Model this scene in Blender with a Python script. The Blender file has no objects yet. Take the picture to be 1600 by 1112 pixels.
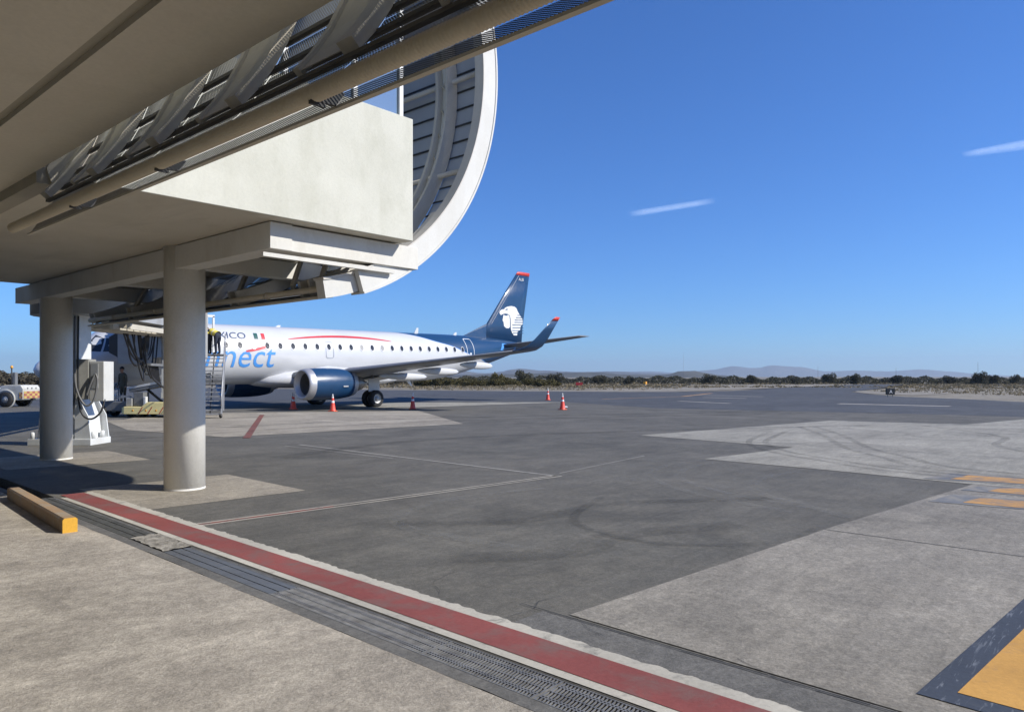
import bpy, bmesh, math, random
from mathutils import Vector, Matrix
R = math.radians
random.seed(7)
scene = bpy.context.scene
C = scene.collection

# ------------------------------------------------------------------ camera, sky, sun, exposure
# world: +X runs out over the apron (along the aircraft), +Y runs along the terminal front
cam = bpy.data.cameras.new("camera")
camo = bpy.data.objects.new("camera", cam); C.objects.link(camo)
scene.camera = camo
cam.sensor_width = 36; cam.lens = 36 * 1140 / 1600.0; cam.shift_y = 32 / 1600.0
cam.clip_start = 0.05; cam.clip_end = 30000
CH = 1.87
CA = (0.7518, 0.6594)                      # horizontal viewing direction
camo.location = (0, 0, CH)
camo.rotation_euler = (R(90), 0, math.atan2(CA[1], CA[0]) - R(90))

SUNH = (0.5186, -0.855); SUN_EL = R(35)
w = bpy.data.worlds.new("World"); scene.world = w; w.use_nodes = True
nt = w.node_tree; nt.nodes.clear()
sky = nt.nodes.new("ShaderNodeTexSky"); sky.sky_type = 'NISHITA'; sky.sun_disc = False
sky.sun_elevation = SUN_EL
sky.sun_rotation = math.atan2(SUNH[0], SUNH[1])
sky.altitude = 0; sky.air_density = 1.0; sky.dust_density = 0.0; sky.ozone_density = 8.0
bg = nt.nodes.new("ShaderNodeBackground"); bg.inputs[1].default_value = 0.070
wo = nt.nodes.new("ShaderNodeOutputWorld")
tint = nt.nodes.new("ShaderNodeMix"); tint.data_type = 'RGBA'; tint.blend_type = 'MULTIPLY'; tint.inputs[0].default_value = 1
tint.inputs[7].default_value = (.64, .95, 1.34, 1)      # white balance of the sky
nt.links.new(sky.outputs[0], tint.inputs[6]); nt.links.new(tint.outputs[2], bg.inputs[0]); nt.links.new(bg.outputs[0], wo.inputs[0])

sl = bpy.data.lights.new("sun", 'SUN'); sl.energy = 3.55; sl.angle = R(0.53); sl.color = (1.0, 0.95, 0.87)
so = bpy.data.objects.new("sun", sl); C.objects.link(so)
sd = Vector((SUNH[0] * math.cos(SUN_EL), SUNH[1] * math.cos(SUN_EL), math.sin(SUN_EL)))
so.rotation_euler = sd.to_track_quat('Z', 'Y').to_euler(); so.location = sd * 60
scene.view_settings.view_transform = 'Standard'; scene.view_settings.look = 'None'
scene.view_settings.exposure = 0.72; scene.view_settings.gamma = 1
scene.view_settings.use_curve_mapping = False
scene.render.engine = 'CYCLES'
try:
    scene.cycles.max_bounces = 8; scene.cycles.transparent_max_bounces = 24
except Exception: pass

# ------------------------------------------------------------------ material helpers
class NT:
    def __init__(s, m):
        s.t = m.node_tree; s.b = s.t.nodes["Principled BSDF"]; s.out = s.t.nodes["Material Output"]
        s.tc = None
    def n(s, k, **kw):
        o = s.t.nodes.new(k)
        for a, v in kw.items(): setattr(o, a, v)
        return o
    def l(s, a, b): s.t.links.new(a, b)
    def co(s, kind='Object', scale=(1, 1, 1), rot=(0, 0, 0), loc=(0, 0, 0)):
        if s.tc is None: s.tc = s.n("ShaderNodeTexCoord")
        m = s.n("ShaderNodeMapping"); m.inputs[3].default_value = scale; m.inputs[2].default_value = rot; m.inputs[1].default_value = loc
        s.l(s.tc.outputs[kind], m.inputs[0]); return m.outputs[0]
    def noise(s, vec, scale, detail=5, rough=.55, dist=0):
        o = s.n("ShaderNodeTexNoise"); o.inputs['Scale'].default_value = scale; o.inputs['Detail'].default_value = detail
        o.inputs['Roughness'].default_value = rough; o.inputs['Distortion'].default_value = dist
        s.l(vec, o.inputs['Vector']); return o.outputs[0]
    def ramp(s, fac, pts):
        o = s.n("ShaderNodeValToRGB"); r = o.color_ramp
        while len(r.elements) < len(pts): r.elements.new(.5)
        for e, (p, c) in zip(r.elements, pts):
            e.position = p; e.color = (c, c, c, 1) if isinstance(c, (int, float)) else (*c, 1)
        s.l(fac, o.inputs[0]); return o.outputs[0]
    def mix(s, fac, a, b, mode='MIX'):
        o = s.n("ShaderNodeMix", data_type='RGBA', blend_type=mode)
        for sock, v in ((o.inputs[0], fac), (o.inputs[6], a), (o.inputs[7], b)):
            if hasattr(v, 'is_linked') or hasattr(v, 'links'): s.l(v, sock)
            elif isinstance(v, (int, float)): sock.default_value = v
            else: sock.default_value = (*v, 1)
        return o.outputs[2]
    def math(s, op, a, b=0, c=0):
        o = s.n("ShaderNodeMath", operation=op)
        for sock, v in ((o.inputs[0], a), (o.inputs[1], b), (o.inputs[2], c)):
            if isinstance(v, (int, float)): sock.default_value = v
            else: s.l(v, sock)
        return o.outputs[0]
    def bump(s, h, strength=.3, dist=.02):
        o = s.n("ShaderNodeBump"); o.inputs[0].default_value = strength; o.inputs[1].default_value = dist
        s.l(h, o.inputs['Height']); s.l(o.outputs[0], s.b.inputs['Normal'])

def newmat(name, rough=.8, metal=0, spec=.5):
    m = bpy.data.materials.new(name); m.use_nodes = True
    k = NT(m); k.b.inputs['Roughness'].default_value = rough; k.b.inputs['Metallic'].default_value = metal
    k.b.inputs['Specular IOR Level'].default_value = spec
    return m, k

def paint(name, col, rough=.5, metal=0, var=.12, scale=3.0, grime=None, bump=0, spec=.5, stretch=(1, 1, 1), coat=0):
    m, k = newmat(name, rough, metal, spec)
    v = k.co('Object', stretch)
    n1 = k.noise(v, scale, 6, .6)
    dark = tuple(c * (1 - var) for c in col); lite = tuple(min(1, c * (1 + var)) for c in col)
    c = k.mix(k.ramp(n1, [(.3, 0), (.7, 1)]), dark, lite)
    if grime:
        n2 = k.noise(v, scale * .37, 8, .65)
        c = k.mix(k.ramp(n2, [(.48, 0), (.75, 1)]), c, grime)
    k.l(c, k.b.inputs['Base Color'])
    rr = k.noise(v, scale * 4, 4)
    k.l(k.math('MULTIPLY_ADD', rr, .25, rough - .12), k.b.inputs['Roughness'])
    if coat: k.b.inputs['Coat Weight'].default_value = coat; k.b.inputs['Coat Roughness'].default_value = .08
    if bump: k.bump(k.noise(v, 40, 6, .6), bump, .01)
    return m

def ground(name, base, blot, pale, rough=.85, big=.22, mid=1.7, fine=60, bump=.35, blot_amt=.55, rot=0.0, stretch=(1, 1, 1), streak=.25, pattern=None, spec=.3):
    m, k = newmat(name, rough, 0, spec)
    v = k.co('Object', stretch, (0, 0, rot))
    a = k.noise(v, big, 7, .62, .6); b = k.noise(v, mid, 8, .65, .3); g = k.noise(v, fine, 5, .75); g2 = k.noise(v, fine * .16, 6, .7)
    c = k.mix(k.ramp(a, [(.38, 0), (.62, 1)]), base, blot)
    f2 = k.ramp(b, [(.45, 0), (.72, 1)])
    c = k.mix(k.math('MULTIPLY', f2, blot_amt), c, pale)
    sv = k.co('Object', (.35, 3.2, 1), (0, 0, rot + .15))
    st = k.noise(sv, .9, 6, .6, .4)
    c = k.mix(k.math('MULTIPLY', k.ramp(st, [(.5, 0), (.8, 1)]), streak), c, tuple(x * .6 for x in base))
    gr = k.ramp(g, [(.28, .60), (.72, 1.38)]); c = k.mix(.85, c, gr, 'MULTIPLY')
    g3 = k.noise(v, fine * .4, 6, .75); c = k.mix(.8, c, k.ramp(g3, [(.32, .74), (.68, 1.26)]), 'MULTIPLY')
    gr2 = k.ramp(g2, [(.32, .78), (.68, 1.2)]); c = k.mix(.8, c, gr2, 'MULTIPLY')
    lg = k.noise(k.co('Object', (1, 1, 1), (0, 0, .4)), .42, 9, .68, 1.2)
    c = k.mix(.9, c, k.ramp(lg, [(.30, .70), (.5, 1.0), (.68, 1.22)]), 'MULTIPLY')
    sv2 = k.co('Object', (.5, 6, 1), (0, 0, rot - .75)); st2 = k.noise(sv2, 1.6, 8, .7, .5)
    c = k.mix(.55, c, k.ramp(st2, [(.3, .80), (.7, 1.2)]), 'MULTIPLY')
    # small pale and dark flecks
    vo = k.n("ShaderNodeTexVoronoi"); vo.inputs['Scale'].default_value = 7; k.l(v, vo.inputs['Vector'])
    fl = k.ramp(vo.outputs['Distance'], [(.04, 1), (.09, 0)])
    fm = k.math('MULTIPLY', fl, k.ramp(k.noise(v, .8, 3), [(.52, 0), (.62, .55)]))
    c = k.mix(fm, c, tuple(x * .45 for x in base))
    if pattern: c = pattern(k, c)
    k.l(c, k.b.inputs['Base Color'])
    k.l(k.math('MULTIPLY_ADD', b, .25, rough - .13), k.b.inputs['Roughness'])
    hh = k.math('ADD', g, k.math('MULTIPLY', g2, 2.0)); k.bump(hh, bump, .012)
    return m

# ------------------------------------------------------------------ mesh helpers
class MB:
    def __init__(s): s.bm = bmesh.new()
    def face(s, pts, mi=0, smooth=False):
        f = s.bm.faces.new([s.bm.verts.new(p) for p in pts]); f.material_index = mi; f.smooth = smooth; return f
    def box(s, c, size, rz=0, mi=0, mat=None):
        sx, sy, sz = [x / 2 for x in size]
        M = (Matrix.Translation(c) @ Matrix.Rotation(rz, 4, 'Z')) if mat is None else mat
        v = [s.bm.verts.new(M @ Vector((x * sx, y * sy, z * sz))) for x in (-1, 1) for y in (-1, 1) for z in (-1, 1)]
        for q in ((0, 1, 3, 2), (4, 6, 7, 5), (0, 4, 5, 1), (2, 3, 7, 6), (0, 2, 6, 4), (1, 5, 7, 3)):
            f = s.bm.faces.new([v[i] for i in q]); f.material_index = mi
        return s
    def b2(s, lo, hi, mi=0):
        return s.box([(a + b) / 2 for a, b in zip(lo, hi)], [abs(b - a) for a, b in zip(lo, hi)], mi=mi)
    def bar(s, p, q, wid, hei, up=(0, 0, 1), mi=0):
        p = Vector(p); q = Vector(q); d = q - p; L = d.length; d.normalize()
        u = Vector(up); sx = d.cross(u)
        if sx.length < 1e-4: sx = d.cross(Vector((1, 0, 0)))
        sx.normalize(); uz = sx.cross(d)
        M = Matrix((sx, d, uz)).transposed().to_4x4(); M.translation = (p + q) / 2
        return s.box(None, (wid, L, hei), mat=M, mi=mi)
    def tube(s, pts, r, n=8, cap=True, mi=0, smooth=True):
        pts = [Vector(p) for p in pts]; rings = []
        rr = r if isinstance(r, (list, tuple)) else [r] * len(pts)
        prev = None
        for i, p in enumerate(pts):
            d = (pts[min(i + 1, len(pts) - 1)] - pts[max(i - 1, 0)]).normalized()
            if prev is None:
                a = d.cross(Vector((0, 0, 1)))
                if a.length < .05: a = d.cross(Vector((1, 0, 0)))
            else: a = prev - d * prev.dot(d)
            a.normalize(); prev = a; b = d.cross(a)
            rings.append([s.bm.verts.new(p + (a * math.cos(2 * math.pi * j / n) + b * math.sin(2 * math.pi * j / n)) * rr[i]) for j in range(n)])
        for i in range(len(rings) - 1):
            for j in range(n):
                f = s.bm.faces.new([rings[i][j], rings[i][(j + 1) % n], rings[i + 1][(j + 1) % n], rings[i + 1][j]]); f.smooth = smooth; f.material_index = mi
        if cap:
            for rg in (rings[0][::-1], rings[-1]):
                f = s.bm.faces.new(rg); f.material_index = mi
        return s
    def lathe(s, prof, axis='Z', n=24, c=(0, 0, 0), mi=0, smooth=True, cap=False):
        # prof: list of (r, h) along axis
        c = Vector(c); rings = []
        for r, h in prof:
            rg = []
            for j in range(n):
                a = 2 * math.pi * j / n; x, y = r * math.cos(a), r * math.sin(a)
                p = {'Z': (x, y, h), 'X': (h, x, y), 'Y': (x, h, y)}[axis]
                rg.append(s.bm.verts.new(c + Vector(p)))
            rings.append(rg)
        for i in range(len(rings) - 1):
            m_ = mi[i] if isinstance(mi, (list, tuple)) else mi
            for j in range(n):
                f = s.bm.faces.new([rings[i][j], rings[i][(j + 1) % n], rings[i + 1][(j + 1) % n], rings[i + 1][j]]); f.smooth = smooth; f.material_index = m_
        if cap:
            for rg in (rings[0], rings[-1]):
                f = s.bm.faces.new(rg); f.material_index = mi if isinstance(mi, int) else mi[0]
        return s
    def loft(s, rings, closed=True, cap=True, mi=0, smooth=True):
        V = [[s.bm.verts.new(p) for p in r] for r in rings]; n = len(V[0])
        for i in range(len(V) - 1):
            for j in range(n if closed else n - 1):
                f = s.bm.faces.new([V[i][j], V[i][(j + 1) % n], V[i + 1][(j + 1) % n], V[i + 1][j]]); f.smooth = smooth; f.material_index = mi
        if cap:
            for r in (V[0][::-1], V[-1]):
                f = s.bm.faces.new(r); f.material_index = mi
        return s
    def prism(s, poly, lo, hi, axis='Z', mi=0):
        def P(a, b, h): return {'Z': (a, b, h), 'Y': (a, h, b), 'X': (h, a, b)}[axis]
        A = [s.bm.verts.new(P(a, b, lo)) for a, b in poly]; B = [s.bm.verts.new(P(a, b, hi)) for a, b in poly]
        n = len(poly)
        for i in range(n):
            f = s.bm.faces.new([A[i], A[(i + 1) % n], B[(i + 1) % n], B[i]]); f.material_index = mi
        for r in (A[::-1], B):
            f = s.bm.faces.new(r); f.material_index = mi
        return s
    def build(s, name, mats, parent=None, org=None, bevel=0, fix=True):
        if org is not None:
            bmesh.ops.translate(s.bm, verts=s.bm.verts, vec=-Vector(org))
        if fix: bmesh.ops.recalc_face_normals(s.bm, faces=s.bm.faces)
        me = bpy.data.meshes.new(name); s.bm.to_mesh(me); s.bm.free()
        if not isinstance(mats, (list, tuple)): mats = [mats]
        for m in mats: me.materials.append(m)
        o = bpy.data.objects.new(name, me); C.objects.link(o)
        if parent is not None: o.parent = parent
        elif org is not None: o.location = org
        if bevel:
            b = o.modifiers.new("bevel", 'BEVEL'); b.width = bevel; b.segments = 2; b.limit_method = 'ANGLE'; b.angle_limit = R(50)
        return o

def tag(o, label=None, cat=None, group=None, kind=None):
    if label: o['label'] = label
    if cat: o['category'] = cat
    if group: o['group'] = group
    if kind: o['kind'] = kind
    return o
def thing(name, loc, label, cat, rz=0, group=None):
    o = bpy.data.objects.new(name, None); o.empty_display_size = .2; C.objects.link(o)
    o.location = loc; o.rotation_euler = (0, 0, rz)
    return tag(o, label, cat, group)
def mesh_child(name, me, parent, loc=(0, 0, 0), rot=(0, 0, 0)):
    o = bpy.data.objects.new(name, me); C.objects.link(o); o.parent = parent; o.location = loc; o.rotation_euler = rot
    return o
def kids(o): return [c for c in bpy.data.objects if c.parent == o]
def copy_tree(o, loc=None, rz=None, label=None, scale=None):
    c = o.copy(); C.objects.link(c)
    for ch in kids(o):
        d = ch.copy(); C.objects.link(d); d.parent = c
        for g in kids(ch):
            e = g.copy(); C.objects.link(e); e.parent = d
    if loc is not None: c.location = loc
    if rz is not None: c.rotation_euler[2] = rz
    if label: c['label'] = label
    if scale: c.scale = scale
    return c
def struct(name, mb, mat, **kw):
    o = mb.build(name, mat, **kw); o['kind'] = 'structure'; return o
def sheet(name, poly, z, mat, kind='structure', sub=0):
    mb = MB(); mb.face([(x, y, z) for x, y in poly])
    o = mb.build(name, mat, fix=False)
    if o.data.polygons[0].normal.z < 0: o.data.flip_normals()
    o['kind'] = kind; return o
def text_mesh(txt, size, shear=0, extr=0):
    cu = bpy.data.curves.new("t", 'FONT'); cu.body = txt; cu.size = size; cu.shear = shear; cu.extrude = extr; cu.resolution_u = 3
    o = bpy.data.objects.new("t", cu); C.objects.link(o)
    dg = bpy.context.evaluated_depsgraph_get(); me = bpy.data.meshes.new_from_object(o.evaluated_get(dg))
    bpy.data.objects.remove(o); return me

# ------------------------------------------------------------------ materials
def pat_yellow(k, c): return c
M = {}
M['asphalt'] = ground('asphalt_mat', (.108, .103, .088), (.134, .126, .107), (.17, .158, .132), rot=.3, blot_amt=.6, streak=.35, fine=70, bump=.3)
M['asphalt2'] = ground('asphalt_edge_mat', (.125, .121, .112), (.15, .145, .132), (.185, .177, .158), rot=.5, blot_amt=.5)
M['apron_far'] = ground('apron_far_mat', (.072, .075, .080), (.086, .089, .093), (.11, .113, .115), rot=.3, blot_amt=.5, big=.06, mid=.4)
M['concrete'] = ground('apron_concrete_mat', (.212, .196, .166), (.255, .235, .20), (.325, .298, .25), rot=-.2, blot_amt=.55, streak=.35, bump=.35, fine=55)
M['concrete_far'] = ground('apron_concrete_far_mat', (.275, .26, .218), (.315, .297, .248), (.39, .368, .305), rot=.9, blot_amt=.5, streak=.45)
M['sidewalk'] = ground('sidewalk_mat', (.275, .246, .203), (.37, .330, .268), (.51, .46, .375), rot=.5, blot_amt=.7, streak=.22, bump=.6, fine=48)
M['curbgrey'] = ground('smooth_concrete_mat', (.12, .117, .108), (.15, .145, .132), (.2, .19, .17), blot_amt=.5, bump=.2)
M['padc'] = ground('pad_concrete_mat', (.28, .25, .20), (.34, .305, .245), (.42, .375, .30), rot=.2, blot_amt=.6, streak=.25, bump=.35)
M['rough_patch'] = ground('rough_patch_mat', (.24, .22, .18), (.34, .31, .26), (.45, .42, .36), blot_amt=.8, bump=1.0, fine=26)
def worn(name, col, under, thr=(.58, .66), sc=2.2, rough=.75, under_alpha=False, fine=30, scratch=0.0):
    m, k = newmat(name, rough, 0, .3)
    v = k.co('Object'); a = k.noise(v, sc, 9, .7, .4); b = k.noise(v, fine, 5, .7); d = k.noise(v, .7, 5, .6)
    c = k.mix(k.ramp(d, [(.35, 0), (.65, 1)]), tuple(x * .82 for x in col), tuple(x * 1.12 for x in col))
    c = k.mix(.6, c, k.ramp(b, [(.25, .8), (.75, 1.2)]), 'MULTIPLY')
    if scratch:
        v2 = k.co('Object', (3, 30, 1), (0, 0, .85)); s2 = k.noise(v2, .9, 5, .6, 1.0)
        c = k.mix(k.math('MULTIPLY', k.ramp(s2, [(.56, 0), (.66, 1)]), scratch), c, tuple(x * 2.0 for x in under))
    f = k.ramp(a, [(thr[0], 0), (thr[1], 1)])
    if under_alpha:
        k.l(c, k.b.inputs['Base Color']); k.l(k.math('SUBTRACT', 1.0, f), k.b.inputs['Alpha'])
    else:
        k.l(k.mix(f, c, under), k.b.inputs['Base Color'])
    k.bump(b, .3, .008); return m
M['redpaint'] = worn('red_paint_mat', (.25, .072, .062), (.17, .115, .10), (.48, .72), 2.4)
M['whitepaint'] = worn('worn_white_paint_mat', (.48, .45, .38), (.24, .23, .20), (.55, .68), 5)
M['linepaint'] = worn('thin_line_paint_mat', (.40, .37, .31), (.14, .135, .12), (.55, .72), 6)
M['faintline'] = worn('faint_line_paint_mat', (.30, .285, .25), (.14, .135, .12), (.52, .75), 4)
M['redline'] = worn('red_line_paint_mat', (.22, .07, .05), (.12, .1, .09), (.48, .6), 5)
M['yellowpaint'] = worn('yellow_paint_mat', (.55, .30, .075), (.36, .22, .10), (.55, .75), 3.2)
M['wornyellow'] = worn('worn_yellow_paint_mat', (.50, .27, .085), (.27, .20, .14), (.42, .60), 2.6)
M['navypaint'] = worn('navy_border_paint_mat', (.050, .060, .080), (.11, .12, .135), (.6, .8), 2.5, scratch=.6)
M['greyblue'] = worn('worn_border_paint_mat', (.15, .155, .16), (.25, .235, .205), (.42, .58), 2.5)
def decal_dark(name, dark=.05, amt=.35):
    m, k = newmat(name, .8, 0, .2); v = k.co('Object'); a = k.noise(v, 1.3, 6, .7, .4)
    k.b.inputs['Base Color'].default_value = (dark, dark, dark * .95, 1)
    f = k.math('MULTIPLY', k.ramp(a, [(.35, .1), (.65, 1)]), amt); k.l(f, k.b.inputs['Alpha']); return m
M['tyremark'] = decal_dark('tyre_mark_mat', .05, .24)
M['palemark'] = decal_dark('pale_scrub_mark_mat', .30, .16)
M['crack'] = paint('joint_sealant_mat', (.02, .02, .02), .7)
def wallmat(name, a, b, stain, bump=.25, sc=(1, 1, .35)):
    m, k = newmat(name, .85, 0, .3)
    v = k.co('Object'); vs = k.co('Object', sc)
    c = k.mix(k.ramp(k.noise(v, .9, 7, .6), [(.35, 0), (.65, 1)]), a, b)
    s_ = k.ramp(k.noise(vs, 2.3, 8, .65, .5), [(.5, 0), (.78, 1)])
    c = k.mix(k.math('MULTIPLY', s_, .5), c, stain)
    c = k.mix(.5, c, k.ramp(k.noise(v, 30, 5, .7), [(.3, .9), (.7, 1.08)]), 'MULTIPLY')
    k.l(c, k.b.inputs['Base Color']); k.bump(k.noise(v, 22, 7, .7), bump, .01); return m
M['parapet'] = wallmat('cream_render_mat', (.50, .50, .43), (.59, .59, .52), (.40, .40, .32))
M['soffit'] = wallmat('soffit_mat', (.62, .575, .47), (.66, .61, .50), (.55, .51, .41), .1)
M['slabsoffit'] = wallmat('slab_soffit_mat', (.56, .53, .44), (.63, .595, .50), (.42, .39, .32), .2, (1, .3, 1))
M['band'] = wallmat('soffit_groove_mat', (.36, .34, .27), (.40, .37, .30), (.30, .28, .23), .1)
M['beam'] = wallmat('beam_paint_mat', (.60, .59, .545), (.66, .65, .60), (.46, .42, .34), .12)
M['column'] = wallmat('column_paint_mat', (.70, .68, .62), (.77, .75, .69), (.46, .45, .37), .3)
M['ringwhite'] = wallmat('white_steel_mat', (.60, .60, .57), (.66, .66, .63), (.52, .50, .44), .06)
M['ribsteel'] = wallmat('rib_steel_mat', (.52, .50, .46), (.60, .58, .53), (.40, .38, .33), .06)
M['ribdark'] = wallmat('dull_rib_steel_mat', (.50, .47, .39), (.56, .52, .43), (.40, .37, .31), .06)
M['pipe'] = wallmat('pipe_mat', (.56, .50, .38), (.62, .56, .43), (.46, .41, .31), .1)
def perf(name, col, hole=.045, open_=.28, ang=0.0):
    # perforated sheet metal: rows of real-looking holes as alpha in the sheet's own coordinates (uv in metres)
    m, k = newmat(name, .6, 0, .3)
    tc = k.n("ShaderNodeTexCoord"); mp = k.n("ShaderNodeMapping"); mp.inputs[3].default_value = (1 / hole, 1 / hole, 1); mp.inputs[2].default_value = (0, 0, R(45))
    k.l(tc.outputs['UV'], mp.inputs[0])
    vo = k.n("ShaderNodeTexVoronoi"); vo.inputs['Scale'].default_value = 1.0; vo.inputs['Randomness'].default_value = 0.0
    k.l(mp.outputs[0], vo.inputs['Vector'])
    f = k.math('GREATER_THAN', vo.outputs['Distance'], open_)
    k.l(f, k.b.inputs['Alpha'])
    v = k.co('Object'); c = k.mix(k.noise(v, 2.0, 5), tuple(x * .85 for x in col), tuple(x * 1.15 for x in col))
    k.l(c, k.b.inputs['Base Color']); return m
M['slat'] = perf('perforated_slat_mat', (.38, .40, .43), .02, .10)
M['nearslat'] = perf('near_perforated_slat_mat', (.38, .375, .36), .016, .17)
M['mesh'] = perf('perforated_screen_mat', (.16, .155, .145), .014, .26)
M['railgrey'] = paint('dull_rail_mat', (.13, .125, .115), .6, .1)
M['darksteel'] = paint('dark_steel_mat', (.05, .052, .055), .5, .4)
M['grate'] = paint('galvanised_grate_mat', (.26, .255, .24), .5, .45, .3, 9, grime=(.12, .11, .1))
M['grateplate'] = paint('steel_cover_mat', (.155, .165, .175), .55, .35, .12, 5, grime=(.12, .12, .12))
M['gratedark'] = paint('dirty_cover_mat', (.085, .085, .075), .7, .2, .35, 7)
M['drain'] = paint('drain_bottom_mat', (.02, .018, .015), .9)
M['orange'] = worn('orange_yellow_paint_mat', (.66, .36, .045), (.5, .34, .12), (.6, .75), 5)
M['kerbtop'] = worn('faded_kerb_paint_mat', (.36, .245, .14), (.32, .27, .20), (.48, .66), 4)
M['glass'] = None
m, k = newmat('window_glass_mat', .04, 0, .8); k.b.inputs['Base Color'].default_value = (.30, .40, .48, 1); k.b.inputs['Metallic'].default_value = .55; M['glass'] = m
m, k = newmat('clear_glass_mat', .03, 0, .5); k.b.inputs['Base Color'].default_value = (.85, .93, .97, 1); k.b.inputs['Alpha'].default_value = .35; k.b.inputs['Metallic'].default_value = .3; M['paneglass'] = m
M['frame'] = paint('window_frame_mat', (.60, .62, .62), .4, .1)
M['white'] = paint('aircraft_white_mat', (.60, .61, .62), .30, 0, .03, 1.0, coat=.3)
M['navy'] = paint('aircraft_navy_mat', (.013, .052, .125), .32, 0, .06, 1.0, coat=.2)
M['red'] = paint('aircraft_red_mat', (.55, .045, .055), .4)
M['redtip'] = paint('fin_tip_red_mat', (.60, .05, .04), .4)
M['lblue'] = paint('letter_blue_mat', (.075, .29, .70), .4)
M['dblue'] = paint('letter_navy_mat', (.02, .05, .13), .4)
M['green'] = paint('flag_green_mat', (.02, .10, .09), .4)
M['winggrey'] = paint('wing_grey_mat', (.22, .23, .245), .42, .1, .07, 1.2)
M['wingunder'] = paint('wing_under_mat', (.30, .31, .32), .4, .1, .1, .8)
M['bare'] = paint('bare_metal_mat', (.52, .52, .53), .46, .6, .05, 3)
M['exhaust'] = paint('exhaust_metal_mat', (.28, .26, .24), .4, .8, .15, 3)
M['dark'] = paint('dark_cavity_mat', (.012, .012, .013), .6)
M['acwin'] = paint('cabin_window_mat', (.03, .035, .045), .12, 0, .3, 2)
M['acwinshade'] = paint('closed_shade_mat', (.20, .205, .21), .3)
M['acframe'] = paint('window_surround_mat', (.62, .63, .64), .35)
M['doorline'] = paint('door_outline_mat', (.34, .37, .42), .4)
M['doorlinew'] = paint('door_outline_white_mat', (.62, .66, .70), .4)
M['rubber'] = paint('tyre_rubber_mat', (.020, .020, .021), .75, 0, .3, 8, bump=.2)
M['rim'] = paint('wheel_rim_mat', (.42, .42, .41), .4, .3)
M['conered'] = paint('cone_orange_red_mat', (.78, .075, .045), .45, 0, .08, 8)
M['conewhite'] = paint('cone_reflective_mat', (.80, .79, .77), .4, 0, .06, 8)
M['conebase'] = paint('cone_base_mat', (.72, .12, .05), .55, 0, .1, 8)
M['gsewhite'] = paint('vehicle_white_mat', (.52, .52, .48), .5, 0, .1, 4, grime=(.38, .36, .31))
M['gseyellow'] = paint('vehicle_yellow_mat', (.88, .76, .36), .45, 0, .06, 4)
M['gsegrey'] = paint('vehicle_grey_mat', (.16, .165, .17), .5, 0, .15, 5)
M['bridgegrey'] = paint('bridge_grey_mat', (.34, .35, .35), .55, 0, .1, 1.5, grime=(.25, .24, .22))
M['bridgewhite'] = paint('bridge_white_mat', (.64, .655, .65), .45, 0, .06, 2, grime=(.5, .49, .45))
M['cabinet'] = paint('cabinet_mat', (.56, .56, .53), .45, 0, .06, 3, grime=(.4, .39, .35))
M['cabinetdark'] = paint('cabinet_side_mat', (.24, .235, .21), .6, 0, .12, 4)
M['stairmetal'] = paint('stair_metal_mat', (.34, .345, .35), .45, .4, .15, 6)
M['hose'] = paint('hose_mat', (.022, .022, .024), .55)
M['hosegrey'] = paint('grey_hose_mat', (.12, .12, .12), .5)
M['vest'] = paint('safety_vest_mat', (.78, .66, .12), .7)
M['skin'] = paint('skin_mat', (.32, .18, .12), .6)
M['navycloth'] = paint('navy_cloth_mat', (.02, .026, .045), .85)
M['blackcloth'] = paint('black_cloth_mat', (.018, .018, .02), .85)
M['olivecloth'] = paint('olive_cloth_mat', (.09, .085, .06), .85)
M['hair'] = paint('hair_mat', (.012, .009, .008), .6)
M['amber'] = paint('amber_lens_mat', (.75, .35, .05), .2)
M['signblack'] = paint('sign_black_mat', (.010, .010, .011), .4)
M['signwhite'] = paint('sign_white_mat', (.72, .72, .70), .4)
M['signred'] = paint('sign_red_mat', (.45, .03, .03), .4)
M['sand'] = ground('dry_grass_ground_mat', (.185, .160, .115), (.24, .21, .155), (.33, .30, .24), big=.02, mid=.12, fine=2.5, bump=.5, blot_amt=.7, streak=.3)
M['gravel'] = ground('pale_gravel_mat', (.235, .21, .165), (.28, .25, .20), (.36, .325, .265), big=.05, mid=.3, fine=5, bump=.3)
def leafmat(name, a, b):
    m, k = newmat(name, .8, 0, .15)
    oi = k.n("ShaderNodeObjectInfo"); v = k.co('Object'); n_ = k.noise(v, .9, 4, .6)
    c = k.mix(k.ramp(n_, [(.35, 0), (.65, 1)]), a, b)
    c = k.mix(.5, c, k.ramp(oi.outputs['Random'], [(0, .75), (1, 1.2)]), 'MULTIPLY')
    k.l(c, k.b.inputs['Base Color'])
    tr = k.n("ShaderNodeBsdfTranslucent"); k.l(c, tr.inputs[0]); mx = k.n("ShaderNodeMixShader"); mx.inputs[0].default_value = .25
    k.l(k.b.outputs[0], mx.inputs[1]); k.l(tr.outputs[0], mx.inputs[2]); k.l(mx.outputs[0], k.out.inputs[0]); return m
M['olive'] = leafmat('olive_leaf_mat', (.085, .075, .030), (.155, .135, .060))
M['darkleaf'] = leafmat('dark_leaf_mat', (.062, .062, .044), (.105, .100, .070))
M['dryleaf'] = leafmat('dry_leaf_mat', (.10, .088, .062), (.15, .13, .09))
M['grass'] = leafmat('dry_grass_mat', (.185, .15, .09), (.26, .215, .135))
M['bark'] = paint('bark_mat', (.07, .055, .04), .9)
M['hill_near'] = ground('hill_scrub_mat', (.07, .068, .055), (.095, .09, .07), (.12, .11, .085), big=.004, mid=.02, fine=.2, bump=.3)
M['hill_far'] = ground('mountain_mat', (.10, .095, .085), (.14, .13, .115), (.17, .155, .135), big=.0008, mid=.004, fine=.04, bump=.3)
M['concretemark'] = M['concrete_far']

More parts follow.
